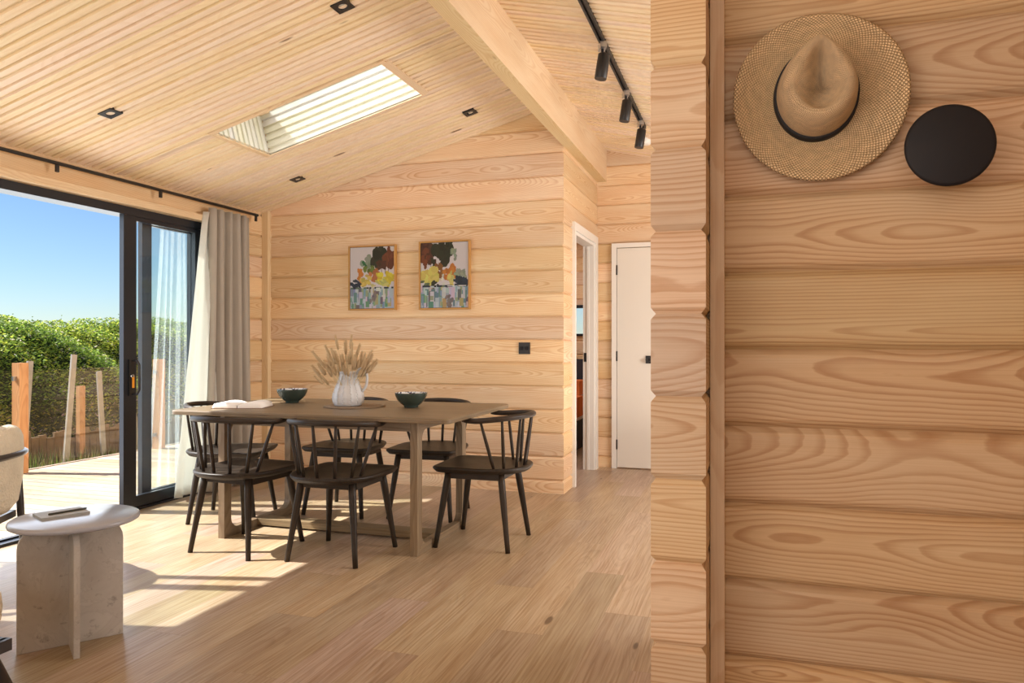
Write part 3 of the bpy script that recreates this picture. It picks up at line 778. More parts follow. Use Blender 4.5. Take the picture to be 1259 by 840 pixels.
rbox('bed_base', -3.6, -1.75, 7.4, 9.0, .0, .30, 'navy'); rbox('mattress', -3.6, -1.78, 7.42, 8.98, .30, .52, 'bedwhite'); rbox('headboard', -3.6, -1.75, 9.05, 9.15, 0, .95, 'navy', .01)
rbox('throw', -3.6, -1.765, 7.40, 8.2, .34, .56, 'orange'); rbox('pillow', -2.6, -1.9, 8.6, 9.0, .53, .70, 'orange', .06)

# ------------------------------------------------------------------ hat
def spin(rows, mb, mi=0, uvf=None): mb.grid(rows, uvf=uvf, mi=mi, closed_u=True)
HX, HZ, HY = .150, 1.697, 1.797
def P_h(a, b, h): return (HX + a, HY - h, HZ + b)   # a right, b up, h toward viewer
ht = empty('straw_hat', (HX, HY, HZ)); tag(ht, 'wide brimmed natural straw hat with a black band hung on the log wall', 'hat')
SG_ = 96
def basec(t): return (.0850 * cos(t) - .006, .099 * sin(t) + .004)
rows = []; NR = 22; rr_ = []
for i in range(NR + 1):
    q = i / NR; row = []
    for j in range(SG_):
        t = 2 * pi * j / SG_; b = basec(t)
        ro = .181 + .002 * cos(2 * t + 1); e_ = (ro * cos(t) * .99, ro * 1.03 * sin(t))
        a_ = b[0] + (e_[0] - b[0]) * q; c_ = b[1] + (e_[1] - b[1]) * q
        h = .012 + .010 * q + .012 * q * q * (cos(2 * t) * .5 + .5) + .004 * sin(3 * t) * q - .004 * (q > .97)
        row.append(P_h(a_, c_, h))
    rows.append(row); rr_.append(.09 + .09 * q)
mb = MB(); spin(rows, mb, 0, lambda a, b: (b / SG_ * .84, rr_[min(a, NR)]))
o = loc_to(ht, mb.build('brim', M['straw'])); s_ = o.modifiers.new('Solid', 'SOLIDIFY'); s_.thickness = .003
# crown: sides then pinched teardrop top
def topc(t):   # teardrop, pointed at top
    s_ = sin(t); c_ = cos(t)
    w = .062 * (1 - .55 * max(0, s_) ** 1.2)
    return (w * c_ - .004, (.094 if s_ > 0 else .064) * s_ + .008)
CR_H = .105; rows = []; lens = []
prof = [(0, 0), (.08, .12), (.16, .30), (.26, .50), (.38, .68), (.52, .82), (.68, .92), (.84, .98), (1, 1.0)]
for q, hh in prof:
    row = []
    for j in range(SG_):
        t = 2 * pi * j / SG_; b = basec(t); c = topc(t); k = q ** 1.25
        row.append(P_h(b[0] + (c[0] - b[0]) * k, b[1] + (c[1] - b[1]) * k, .012 + CR_H * hh))
    rows.append(row); lens.append(hh * .1)
for r_ in (.93, .85, .76, .66, .55, .44, .33, .22, .11, .01):
    row = []
    for j in range(SG_):
        t = 2 * pi * j / SG_; c = topc(t); a_, b_ = c[0] * r_, c[1] * r_
        edge = 1 - r_
        cr_w = .020 + .010 * max(0, min(1, (.05 - b_) / .1))
        dent = .038 * math.exp(-((a_ + .002) / cr_w) ** 2) * min(1, edge * 3.2) * (1 if b_ < .05 else max(0, 1 - (b_ - .05) / .045))
        h = CR_H + .012 + .004 * sin(min(1, edge * 4) * pi) - dent - .010 * edge
        row.append(P_h(a_, b_ + .0, h))
    rows.append(row); lens.append(.1 + edge * .07)
mb = MB(); spin(rows, mb, 0, lambda a, b: (b / SG_ * .5, lens[min(a, len(lens) - 1)]))
o = loc_to(ht, mb.build('crown', M['strawfine'])); 
rows = []
for q, d in ((0, .0), (.0, .0045), (1, .0040), (1, 0)):
    row = []
    for j in range(SG_):
        t = 2 * pi * j / SG_; b = basec(t); c = topc(t); hh = .012 + .026 * q; k = (.12 * q) ** 1.25
        l = hypot(*b); row.append(P_h(b[0] + (c[0] - b[0]) * k + b[0] / l * d, b[1] + (c[1] - b[1]) * k + b[1] / l * d, hh))
    rows.append(row)
mb = MB(); spin(rows, mb); loc_to(ht, mb.build('hat_band', M['band']))

pg = empty('wall_hook', (.389, NY, 1.55)); tag(pg, 'large round matt black wall hook right of the straw hat', 'wall hook')
def yl(prof, nm, m, par, c=(0, 0), seg=48):
    mb = MB(); rows = [[(c[0] + r * cos(2 * pi * j / seg), y, c[1] + r * sin(2 * pi * j / seg)) for j in range(seg)] for r, y in prof]
    mb.grid(rows, closed_u=True); o = mb.build(nm, M[m]); o.parent = par; return o
yl([(.0003, -.113), (.076, -.113), (.0815, -.111), (.083, -.107), (.0815, -.103), (.076, -.101), (.0003, -.101)], 'disc', 'peg', pg, seg=72)
yl([(.02, -.10), (.02, -.0), (.028, .0)], 'stem', 'black', pg)

# ------------------------------------------------------------------ dining table
TX0, TX1, TY0, TY1, TZ = -3.215, -1.455, 3.51, 4.545, .76
dt = empty('dining_table', ((TX0 + TX1) / 2, (TY0 + TY1) / 2, 0)); tag(dt, 'rectangular brown oak dining table with sled frame legs', 'dining table')
def rrect(x0, x1, y0, y1, r, n=6):
    out = []
    for cx, cy, a in ((x1 - r, y0 + r, -90), (x1 - r, y1 - r, 0), (x0 + r, y1 - r, 90), (x0 + r, y0 + r, 180)):
        for i in range(n + 1): t = radians(a + 90 * i / n); out.append((cx + r * cos(t), cy + r * sin(t)))
    return out
mb = MB(); 
# top as planks joined: four boards side by side inside one outline
mb.prism(rrect(TX0, TX1, TY0, TY1, .05), TZ - .026, TZ, grain=0, topround=.005)
o = loc_to(dt, mb.build('tabletop', M['walnut'], merge=True))
for X in (-2.975, -1.735):
    mb = MB(); th = .042; FY0, FY1 = 3.645, 4.365; lw = .062; H0 = TZ - .026
    def yz(p): return (X + p[2], p[0], p[1])
    out = rrect(FY0, FY1, 0, H0, .02, 3); inn = rrect(FY0 + lw, FY1 - lw, .05, H0 - .055, .06, 6)
    # frame built as a ring between outline and inner rounded window
    n = len(inn); uid = nid()
    def proj(p):   # push inner point to the outer rectangle
        cy, cz = (FY0 + FY1) / 2, H0 / 2 + .0
        y, z = p
        if z <= .05 + .06 * .3 and FY0 + lw + .06 * .3 < y < FY1 - lw - .06 * .3: return (y, 0)
        if z >= H0 - .055 - .06 * .3 and FY0 + lw + .018 < y < FY1 - lw - .018: return (y, H0)
        if y < cy: return (FY0, 0 if z < .07 and y > FY0 + lw + .01 else (H0 if z > H0 - .08 and y > FY0 + lw + .01 else z))
        return (FY1, 0 if z < .07 and y < FY1 - lw - .01 else (H0 if z > H0 - .08 and y < FY1 - lw - .01 else z))
    outp = [proj(p) for p in inn]
    for i in range(n):
        j = (i + 1) % n; A, B, C, D = inn[i], inn[j], outp[j], outp[i]
        vertical = abs(A[1] - B[1]) > abs(A[0] - B[0])
        def uvp(p): return (uid + p[1], p[0] - FY0) if vertical else (uid + 20 + p[0], p[1])
        for xx in (0, th):
            mb.face([yz((*p, xx)) for p in (A, B, C, D)], [uvp(p) for p in (A, B, C, D)])
        mb.face([yz((*A, 0)), yz((*B, 0)), yz((*B, th)), yz((*A, th))], [(uid + A[1] + A[0], 0), (uid + B[1] + B[0], 0), (uid + B[1] + B[0], th), (uid + A[1] + A[0], th)])
    for (y0, z0, y1, z1) in ((FY0, 0, FY0, H0), (FY0, H0, FY1, H0), (FY1, H0, FY1, 0), (FY1, 0, FY0, 0)):
        mb.face([yz((y0, z0, 0)), yz((y1, z1, 0)), yz((y1, z1, th)), yz((y0, z0, th))], [(uid + z0 + y0, 0), (uid + z1 + y1, 0), (uid + z1 + y1, th), (uid + z0 + y0, th)])
    # corner fill triangles between projected jumps
    for yc, zc in ((FY0, 0), (FY1, 0), (FY0, H0), (FY1, H0)):
        near = sorted(range(n), key=lambda i: hypot(inn[i][0] - yc, inn[i][1] - zc))[:7]
    loc_to(dt, mb.build('leg_frame', M['legoak'], merge=True))
mb = MB(); mb.box(-2.935, -1.735, 3.955, 4.055, .012, .05, 'x'); loc_to(dt, mb.build('stretcher', M['legoak'], bevel=.006))
mb = MB(); mb.box(-2.935, -1.735, 3.70, 3.725, .665, TZ - .026, 'x'); mb.box(-2.935, -1.735, 4.30, 4.325, .665, TZ - .026, 'x'); loc_to(dt, mb.build('apron', M['legoak'], bevel=.003))

# ------------------------------------------------------------------ dining chairs
SZ = .458
def arcpt(a, rx, ry, y0): return (rx * cos(a), y0 - ry * sin(a))
def make_chair():
    root = empty('dining_chair')
    # seat outline CCW from above
    pts = []
    fr = .045
    for cx, cy, a0 in ((.225 - fr + .01, .235 - fr, 0),):
        for i in range(5): t = radians(a0 + 90 * i / 4); pts.append((cx + fr * cos(t), cy + fr * sin(t)))
    for i in range(1, 5): pts.append((.19 - .38 * i / 5, .235 + .006 * sin(pi * i / 5)))
    for i in range(5): t = radians(90 + 90 * i / 4); pts.append((-(.225 - fr + .01) + fr * cos(t), .235 - fr + fr * sin(t)))
    for i in range(0, 25):
        t = pi + pi * i / 24
        c, s = cos(t), sin(t)
        pts.append((.243 * math.copysign(abs(c) ** .85, c), -.03 + .255 * math.copysign(abs(s) ** .92, s)))
    n = len(pts); cx, cy = 0, -.01
    def ring(sc, z): return [(cx + (p[0] - cx) * sc, cy + (p[1] - cy) * sc, z) for p in pts]
    mb = MB(); uid = nid()
    rings = [ring(.02, SZ - .012), ring(.5, SZ - .011), ring(.8, SZ - .006), ring(.95, SZ), ring(.985, SZ - .001), ring(1.0, SZ - .006), ring(.997, SZ - .014), ring(.94, SZ - .032), ring(.90, SZ - .035), ring(.02, SZ - .035)]
    mb.grid(rings, closed_u=True, flip=True, uvf=lambda a, b: (uid + rings[min(a, len(rings) - 1)][b % n][1], rings[min(a, len(rings) - 1)][b % n][0]))
    mb.build('seat', M['chair'], root, merge=True)
    mb = MB(); 
    mb.box(-.165, .165, .135, .155, SZ - .072, SZ - .030, 'x'); mb.box(-.145, .145, -.165, -.145, SZ - .072, SZ - .030, 'x')
    for s in (-1, 1): mb.box(s * .165 - .01, s * .165 + .01, -.15, .14, SZ - .072, SZ - .030, 'y')
    mb.build('apron', M['chair'], root, bevel=.002)
    for (tx_, ty_, fx, fy) in ((.165, .150, .215, .213), (-.165, .150, -.215, .213), (.150, -.155, .203, -.213), (-.150, -.155, -.203, -.213)):
        mb = MB(); P = []; R = []
        for i in range(7):
            t = i / 6; P.append((tx_ + (fx - tx_) * t, ty_ + (fy - ty_) * t, (SZ - .03) * (1 - t))); R.append(.0195 + .002 * sin(pi * min(1, t * 1.6)) - .006 * t)
        mb.tube(P, R, 12); mb.build('leg', M['chair'], root)
    # top rail
    P = []; R = []
    NN = 40
    for i in range(NN + 1):
        a = -.30 + (pi + .60) * i / NN
        if a < 0: x, y = .252 - .012 * (-a / .3), -.045 + .085 * (-a / .3)
        elif a > pi: x, y = -.252 + .012 * ((a - pi) / .3), -.045 + .085 * ((a - pi) / .3)
        else: x, y = .252 * cos(a), -.045 - .245 * sin(a)
        back = max(0, sin(a)) if 0 < a < pi else 0
        P.append((x, y, .722 + .022 * back)); e_ = min(i, NN - i); R.append(.0165 * (0.55, .85, .96)[e_] if e_ < 3 else .0165)
    mb = MB(); mb.tube(P, R, 12, up=(0, 0, 1), sq=.95); mb.build('top_rail', M['chair'], root)
    for k, (ta, ba) in enumerate(((6, 8), (34, 30), (62, 60), (90, 90), (118, 120), (146, 150), (174, 172))):
        a = radians(ta); b = radians(ba)
        top = (.250 * cos(a), -.045 - .243 * sin(a), .716 + .022 * sin(a)); bot = (.182 * cos(b), -.105 - .140 * sin(b), SZ - .012)
        mb = MB(); P = [tuple(bot[q] + (top[q] - bot[q]) * i / 4 for q in range(3)) for i in range(5)]
        mb.tube(P, [.0085, .0098, .0100, .0088, .0072], 8); mb.build('spindle', M['chair'], root)
    return root
proto = make_chair()
G = 'dark spindle back chairs round the dining table'
chairs = [
    (-2.700, 3.545, -5, 'dark spindle back chair at the near left of the table, its back to the camera'),
    (-2.112, 3.580, 0, 'dark spindle back chair at the near middle of the table, back to the camera'),
    (-1.465, 4.065, 90, 'dark spindle back chair at the right end of the table, seen in profile'),
    (-2.632, 4.535, 182, 'dark spindle back chair behind the table, below the white jug'),
    (-2.045, 4.61, 184, 'dark spindle back chair behind the table, below the right green bowl'),
    (-3.245, 4.12, -72, 'dark spindle back chair at the left end of the table beside the glass door')]
for i, (x, y, a, lb) in enumerate(chairs):
    c = proto if i == 0 else copy_tree(proto)
    c.location = (x, y, 0); c.rotation_euler = (0, 0, radians(a)); tag(c, lb, 'chair', G)

# ------------------------------------------------------------------ things on the table
def bowl(x, y, label):
    e = empty('bowl', (x, y, TZ)); tag(e, label, 'bowl', 'green glazed bowls on the dining table')
    mb = MB(); mb.lathe([(.001, 0.0), (.040, 0), (.043, .004), (.042, .010), (.060, .022), (.082, .045), (.094, .070), (.098, .087), (.0975, .090)], seg=40); o = mb.build('outer_body', M['green']); o.parent = e
    mb = MB(); mb.lathe([(.0975, .090), (.095, .090), (.090, .072), (.078, .048), (.055, .026), (.02, .016), (.001, .015)], seg=40); o = mb.build('inner_glaze', M['speckle']); o.parent = e
bowl(-1.945, 4.10, 'dark green bowl on the right half of the dining table')
bowl(-2.84, 4.19, 'dark green bowl on the left half of the dining table beside the book')

jx, jy = -2.335, 4.03
mt = MB(); seg = 72
rows = [[((r + (.006 * abs(sin(11 * 2 * pi * j / seg / 2)) if r > .15 else 0)) * cos(2 * pi * j / seg) * 1.0, (r + (.006 * abs(sin(11 * 2 * pi * j / seg / 2)) if r > .15 else 0)) * sin(2 * pi * j / seg), z + .001 * sin(j * 1.7)) for j in range(seg)] for r, z in ((.001, .006), (.06, .006), (.12, .0065), (.165, .006), (.182, .005), (.182, .0005))]
mt.grid(rows, closed_u=True, flip=True, uvf=lambda a, b: (b / seg * .8, a * .035))
o = mt.build('placemat', M['mat'], loc=(jx + .035, jy + .02, TZ)); tag(o, 'round woven seagrass placemat with scalloped edge under the jug', 'placemat')

e = empty('jug', (jx, jy, TZ + .0065)); tag(e, 'textured white stoneware jug with handle holding dried grasses', 'jug'); e.rotation_euler = (0, 0, radians(18))
def jmod(a, r, z):
    if .015 < z < .2: return r * (1 + .022 * sin(a * 14) + .004 * sin(a * 42) * sin(z * 420))
    return r
prof = [(.001, 0), (.072, 0), (.082, .005), (.092, .026), (.095, .050), (.091, .075), (.080, .105), (.067, .137), (.055, .167), (.050, .190), (.052, .206), (.0495, .209), (.046, .196), (.049, .167), (.06, .137), (.075, .08), (.06, .02), (.001, .015)]
fine = []
for (r0, z0), (r1, z1) in zip(prof[:-1], prof[1:]):
    n = 4 if z1 > z0 and r0 > .03 else 1
    for i in range(n): fine.append((r0 + (r1 - r0) * i / n, z0 + (z1 - z0) * i / n))
fine.append(prof[-1])
mb = MB(); mb.lathe(fine, seg=96, mod=jmod)
for k in range(3):   # rope-like raised bands on the front
    for a0 in (-118, -96, -74, -50, -140, -28):
        pass
for a0 in (-150, -122, -98, -70, -44, 140, 60, 20, 100):
    for i in range(16):
        z = .02 + i * .0108
        r = [p for p in fine if p[0] > .03][0][0]
        for (ra, za), (rb, zb) in zip(prof[1:10], prof[2:11]):
            if za <= z <= zb: r = ra + (rb - ra) * (z - za) / (zb - za + 1e-9)
        a = radians(a0 + (i % 2) * 2.5); c = (r * cos(a), r * sin(a), z)
        mb.lathe([(.0002, .0055), (.0045, .0035), (.0062, 0), (.0045, -.0035), (.0002, -.0055)], c, 8)
o = mb.build('jug_body', M['jug']); o.parent = e
mb = MB(); P = [(.050, 0, .195), (.066, 0, .222), (.090, 0, .226), (.110, 0, .200), (.116, 0, .160), (.108, 0, .118), (.086, 0, .086)]
Q = []
for i in range(len(P) - 1):
    p0, p1, p2, p3 = P[max(0, i - 1)], P[i], P[i + 1], P[min(len(P) - 1, i + 2)]
    for s in range(5):
        t = s / 5
        Q.append(tuple(.5 * (2 * p1[k] + (p2[k] - p0[k]) * t + (2 * p0[k] - 5 * p1[k] + 4 * p2[k] - p3[k]) * t * t + (3 * p1[k] - p0[k] - 3 * p2[k] + p3[k]) * t ** 3) for k in range(3)))
Q.append(P[-1]); mb.tube(Q, .0115, 10, sq=.7); o = mb.build('handle', M['jug']); o.parent = e

# dried grasses
stems = []; rnd = random.Random(5)
protos = []
for k in range(6):
    mb = MB(); L = rnd.uniform(.20, .30); bend = rnd.uniform(.0, .04)
    pth = [(0 + bend * (t / 6) ** 2, 0, L * t / 6) for t in range(7)]
    mb.tube(pth, .0011, 5)
    st = mb.build('dried_flower_stem', M['straw_stem'])
    tip = pth[-1]; hl = rnd.uniform(.075, .100); dx_ = bend * .4
    mb = MB(); PP = [(tip[0] + dx_ * i / 7, 0, tip[2] - .008 + hl * i / 7) for i in range(8)]
    mb.tube(PP, [.0020, .0068, .0090, .0092, .0080, .0062, .0042, .0012], 8)
    for q in range(70):
        t = rnd.random(); i = min(6, int(t * 7)); a = rnd.uniform(0, 2 * pi); c = PP[i]; rr = .008
        b = (c[0] + rr * cos(a) * .7, rr * sin(a) * .7, c[2]); tp = (c[0] + .013 * cos(a), .013 * sin(a), c[2] + .016)
        w = (-.0016 * sin(a), .0016 * cos(a), 0)
        mb.face([(b[0] - w[0], b[1] - w[1], b[2]), (b[0] + w[0], b[1] + w[1], b[2]), tp])
    hd = mb.build('seed_head', M['seed']); hd.parent = st
    protos.append(st)
for k in range(76):
    c = protos[k] if k < 6 else copy_tree(protos[k % 6])
    az = k * 2.39996; tilt = .80 * ((k + .5) / 76) ** .6
    if cos(az) > 0 and tilt > .4: tilt *= .92
    r0 = .026 * sqrt((k + .5) / 76)
    dz = rnd.uniform(-.02, .10) if tilt < .45 else rnd.uniform(.0, .09)
    c.location = (jx - .004 + r0 * cos(az) * .3, jy + r0 * sin(az) * .3, TZ + dz)
    # tilt toward az (prefer image-horizontal spread), tip spin
    c.rotation_mode = 'ZYX'
    c.rotation_euler = (0, tilt * (0.75 + .25 * abs(cos(az))) * .86, 0)
    c.rotation_mode = 'XYZ'
    from mathutils import Matrix, Vector
    Rm = Matrix.Rotation(az, 4, 'Z') @ Matrix.Rotation(tilt * .86, 4, 'Y') @ Matrix.Rotation(rnd.uniform(-1, 1), 4, 'Z')
    c.rotation_euler = Rm.to_euler('XYZ'); s = rnd.uniform(.78, 1.02); c.scale = (1, 1, s)
    tag(c, 'dried stem with a fluffy tan seed head standing in the white jug', 'dried flower', 'dried stems in the white jug')

# open book
bk = empty('open_book', (-2.92, 3.80, TZ)); bk.rotation_euler = (0, 0, radians(17)); tag(bk, 'open book lying face up at the left end of the dining table', 'book')
mb = MB(); mb.box(-.155, .155, -.105, .105, 0.0005, .004); o = mb.build('cover', M['cover'], bevel=.001); o.parent = bk
for s in (-1, 1):
    rows = []
    for i in range(13):
        t = i / 12; x = s * (.002 + .146 * t); z = .007 + .033 * sin(pi * min(1, t * .80 + .03)) ** .55 * (1 - .15 * t) if t < .98 else .010
        rows.append([(x, -.100, .004), (x, -.100, z), (x, .100, z), (x, .100, .004)])
    mb = MB(); mb.grid(rows, smooth=True, flip=(s < 0)); mb.face(rows[-1]); o = mb.build('page_block', M['paper'], merge=True); o.parent = bk
# ------------------------------------------------------------------ side table, notebook, pen
sx, sy, sh = -2.445, 2.195, .49
st = empty('side_table', (sx, sy, 0)); tag(st, 'round pale marble side table on crossed slab legs', 'side table'); 
mb = MB(); mb.lathe([(.001, sh - .022), (.212, sh - .022), (.219, sh - .018), (.221, sh - .011), (.219, sh - .004), (.212, sh), (.001, sh)], seg=72); o = mb.build('table_top', plain('sky_tinted_stone_top', (.37, .385, .44), .22, var=.05)); o.parent = st  # bluish sky reflection is put into the top's base colour
ang = math.atan2(.284, .208)
def slab(nm, cx, cy, a, l0, l1, th=.020):
    prof = []
    r = .085; H1 = sh - .022
    for i in range(7): t = radians(180 - 90 * i / 6); prof.append((-l0 + r + r * cos(t), H1 - r + r * sin(t)))
    for i in range(7): t = radians(90 - 90 * i / 6); prof.append((l1 - r + r * cos(t), H1 - r + r * sin(t)))
    prof = [(-l0, 0)] + prof + [(l1, 0)]
    def xf(p):
        u, z, d = p[0], p[1], p[2]
        return (cx + cos(a) * u - sin(a) * d, cy + sin(a) * u + cos(a) * d, z)
    mb = MB(); mb.prism(prof, -th / 2, th / 2, xf=xf); o = mb.build(nm, M['marble'], merge=True, bevel=.002); o.parent = st
ccx, ccy = -2.470 - sx, 2.200 - sy
slab('slab_leg', ccx, ccy, ang, .176, .176)
a2 = ang - pi / 2
slab('slab_leg', ccx + .0102 * cos(a2), ccy + .0102 * sin(a2), a2, 0.0, .165)
slab('slab_leg', ccx - .0102 * cos(a2), ccy - .0102 * sin(a2), a2 + pi, 0.0, .165)
mb = MB(); mb.box(-.082, .082, -.060, .060, 0, .009); o = mb.build('notebook', M['pad'], bevel=.0015, loc=(-2.515, 2.195, sh)); o.rotation_euler = (0, 0, radians(64)); tag(o, 'small grey notebook lying on the marble side table', 'notebook')
mb = MB(); mb.tube([(-.068, 0, .0), (-.066, 0, 0), (.064, 0, 0), (.068, 0, 0)], [.002, .0038, .0038, .0025], 8); o = mb.build('pen', M['pen'], loc=(-2.495, 2.205, sh + .0128)); o.rotation_euler = (0, 0, radians(70)); tag(o, 'slim dark pen resting on the grey notebook', 'pen')

# ------------------------------------------------------------------ armchairs
def make_arm():
    r = empty('armchair')
    mb = MB(); NA = 28; rows = []
    sec = [(0, .0), (.0, .36), (.012, .41), (.045, .435), (.085, .41), (.10, .36), (.10, .0)]
    for i in range(NA + 1):
        a = radians(-12 + 204 * i / NA); row = []
        for d, z in sec:
            hh = .36 + (z / .435) * (.10 + .36 * max(0, sin(a)) ** .8) * 1.0 - .06
            R = .27 + d; taper = 1 + .10 * (hh - .36)
            row.append((R * cos(a) * taper, -.05 - R * sin(a) * taper * 1.05, hh))
        rows.append(row)
    mb.grid(rows, closed_u=True); mb.face(rows[0]); mb.face(rows[-1])
    mb.build('backrest', M['boucle'], r, subsurf=1)
    mb = MB(); mb.prism(rrect(-.29, .29, -.30, .33, .10), .27, .43, topround=.03); mb.build('seat_cushion', M['boucle'], r, merge=True, subsurf=1)
    mb = MB(); P = []
    for i in range(33):
        a = radians(-10 + 200 * i / 32); b = max(0, sin(a)); P.append((.405 * cos(a), -.03 - .41 * sin(a), .555 + .05 * b))
    mb.tube(P, [.014] + [.02] * 31 + [.014], 12, sq=.8); mb.build('arm_rail', M['armwood'], r)
    for x, y, zt, fx, fy in ((.39, .03, .55, .37, .30), (-.39, .03, .55, -.37, .30), (.30, -.31, .59, .32, -.34), (-.30, -.31, .59, -.32, -.34)):
        mb = MB(); mb.tube([(x, y, zt), ((x + fx) / 2, (y + fy) / 2, zt / 2), (fx, fy, 0)], [.019, .018, .013], 10); mb.build('leg', M['armwood'], r)
    mb = MB()
    for s in (-1, 1): mb.box(s * .31 - .012, s * .31 + .012, -.30, .28, .235, .27, 'y')
    mb.box(-.31, .31, .25, .275, .235, .27); mb.box(-.31, .31, -.30, -.275, .235, .27); mb.build('seat_rail', M['armwood'], r, bevel=.004)
    return r
ac = make_arm(); ac.location = (-3.80, 2.52, 0); ac.rotation_euler = (0, 0, radians(118)); tag(ac, 'cream boucle armchair with dark wooden arms behind the side table', 'armchair', 'cream boucle armchairs at the left edge')
a2c = copy_tree(ac); a2c.location = (-2.415, 1.38, 0); a2c.rotation_euler = (0, 0, radians(0)); tag(a2c, 'cream boucle armchair cut by the bottom left corner, nearest the camera', 'armchair', 'cream boucle armchairs at the left edge')

# ------------------------------------------------------------------ outside
DZ = -.03
mb = MB(); y = -4.0; X0, X1 = -6.36, XL - .13
while y < 9.5:
    x = X0 - random.uniform(0, 1.2)
    uid = nid(); w = .124; mb.face([(X0, y, DZ), (X1, y, DZ), (X1, y + w, DZ), (X0, y + w, DZ)], [(uid + X0, -w / 2), (uid + X1, -w / 2), (uid + X1, w / 2), (uid + X0, w / 2)])
    y += w + .005
    mb.face([(X0, y - .005, DZ - .004), (X1, y - .005, DZ - .004), (X1, y, DZ - .004), (X0, y, DZ - .004)], [(uid, .062)] * 4)
mb.box(X0 - .03, X0, -4, 9.5, -.25, DZ + .008, 'y')
struct(mb.build('floor_deck', M['deck']), 'pale timber deck outside the sliding doors', 'deck')

def rail_post(x, y, label, g='timber posts of the deck railing'):
    e = empty('railing_post', (x, y, DZ)); tag(e, label, 'post', g)
    mb = MB(); mb.box(-.045, .045, -.045, .045, 0, 1.0, 'z'); o = mb.build('shaft', M['post'], bevel=.004); o.parent = e
    for z in (.16, .86):
        for s in (-1, 1):
            mb = MB(); mb.box(-.012, .012, s * .045 - .002 if s > 0 else -.075, .075 if s > 0 else -.043, z - .02, z + .02); o = mb.build('glass_clamp', M['alu'], bevel=.002); o.parent = e
PYS = (5.06, 6.72, 8.35)
plabs = ('orange brown timber railing post standing left of the glass door opening',
         'brown timber railing post seen through the closed glass panel', 'brown timber railing post at the far end of the deck')
for y, lb in zip(PYS, plabs): rail_post(-6.285, y, lb)
for (a, b), lb in zip(((3.40, 5.06), (5.06, 6.72), (6.72, 8.35)), ('clear glass railing panel left of the orange brown post', 'clear glass railing panel right of the orange brown post', 'clear glass railing panel seen through the closed door')):
    mb = MB(); mb.box(-6.289, -6.281, a + .07, b - .07, .06, .93); tag(mb.build('glass_railing_panel', M['railglass'], loc=(0, 0, DZ)), lb, 'glass panel', 'glass panels of the deck railing')

mb = MB()
nx_, ny_ = 40, 60
def gz(x, y): return -.34 + .05 * sin(x * 2.1 + y) + .05 * sin(y * 1.3) + .02 * (-x - 6.4) * (1 if x > -12 else 0)
rows = [[(x, y, gz(x, y) if x > -14 else -.2) for y in [-12 + 40 * j / ny_ for j in range(ny_ + 1)]] for x in [-6.3 - 14 * (i / nx_) ** 1.5 for i in range(nx_ + 1)]]
mb.grid(rows); mb.face([(-300, -200, -.6), (-6, -200, -.6), (-6, 300, -.6), (-300, 300, -.6)])
struct(mb.build('floor_ground', M['ground']), 'rough grassy ground beyond the deck', 'ground')

# hedge: lumpy mass under leaf cards
def hnoise(y, z=0): return .10 * sin(y * 1.9 + 1) + .07 * sin(y * 4.3 + z) + .05 * sin(y * 9.1 + 2 * z) + .03 * sin(y * 17 + z * 5)
def hshape(y, t):   # t 0 bottom .. 1 top
    top = 1.38 + .10 * hnoise(y) * 6 * .5 + .05 * (y - 7) * .25
    z = -.35 + (top + .35) * sin(t * pi / 2) ** .9
    x = -8.35 - 1.15 * t - .5 * t ** 3 + .22 * sin(y * 2.3 + t * 5) * (1 - .3 * t) + .12 * sin(y * 5.7 + t * 11)
    return (x, y, z)
mb = MB()
ys = [-2 + 24 * i / 160 for i in range(161)]
rows = [[hshape(y, t / 16) for t in range(17)] + [(-16, y, 1.1)] for y in ys]
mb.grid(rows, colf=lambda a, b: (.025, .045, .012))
rnd = random.Random(3)
for i in range(78000):
    if i < 68000: y = 3.5 + 8.5 * rnd.random()
    else: y = -2 + 24 * rnd.random()
    t = rnd.random() ** .75
    p = hshape(y, t); x = p[0] + rnd.uniform(-.05, .16); z = p[2] + rnd.uniform(-.04, .09) * (1.0 if t < .9 else 1.4); y_ = y + rnd.uniform(-.05, .05)
    s = rnd.uniform(.014, .034)
    a, b_ = rnd.uniform(0, 2 * pi), rnd.uniform(-1, 1)
    u = (cos(a) * .8, sin(a), b_ * .6); w = (-sin(a) * .5, cos(a) * .4, rnd.uniform(.4, 1))
    patch = .5 + .5 * sin(y * 2.9 + t * 7) * sin(y * 1.1 + t * 3)
    if rnd.random() < .06: c = (.60, .58, .42)
    elif rnd.random() < patch * .75: c = (.62, .70, .11)
    else: c = (.24, .37, .06)
    br = rnd.uniform(.6, 1.35)
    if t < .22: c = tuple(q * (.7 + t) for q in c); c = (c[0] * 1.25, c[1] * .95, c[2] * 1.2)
    c = tuple(q * br for q in c)
    P0 = (x, y_, z)
    mb.face([tuple(P0[k] - u[k] * s for k in range(3)), tuple(P0[k] + w[k] * s * .45 for k in range(3)), tuple(P0[k] + u[k] * s for k in range(3)), tuple(P0[k] - w[k] * s * .45 for k in range(3))], None, 0, False, c)
for i in range(60):   # stray shoots on top
    y = 3.5 + 8.5 * rnd.random(); p = hshape(y, .85 + .15 * rnd.random()); h = rnd.uniform(.08, .22); dx = rnd.uniform(-.05, .05)
    mb.face([(p[0], y, p[2]), (p[0], y + .004, p[2]), (p[0], y + dx + .002, p[2] + h)], None, 0, False, (.15, .16, .06))
    for k in range(4):
        q = (k + 1) / 4; c0 = (p[0], y + dx * q, p[2] + h * q); mb.face([(c0[0], c0[1] - .014, c0[2]), (c0[0], c0[1], c0[2] + .01), (c0[0], c0[1] + .014, c0[2] + .004), (c0[0], c0[1], c0[2] - .008)], None, 0, False, (.16, .22, .05))
tag(mb.build('hedge', M['leaf']), 'dense leafy green hedge beyond the deck railing', 'hedge', kind='stuff')
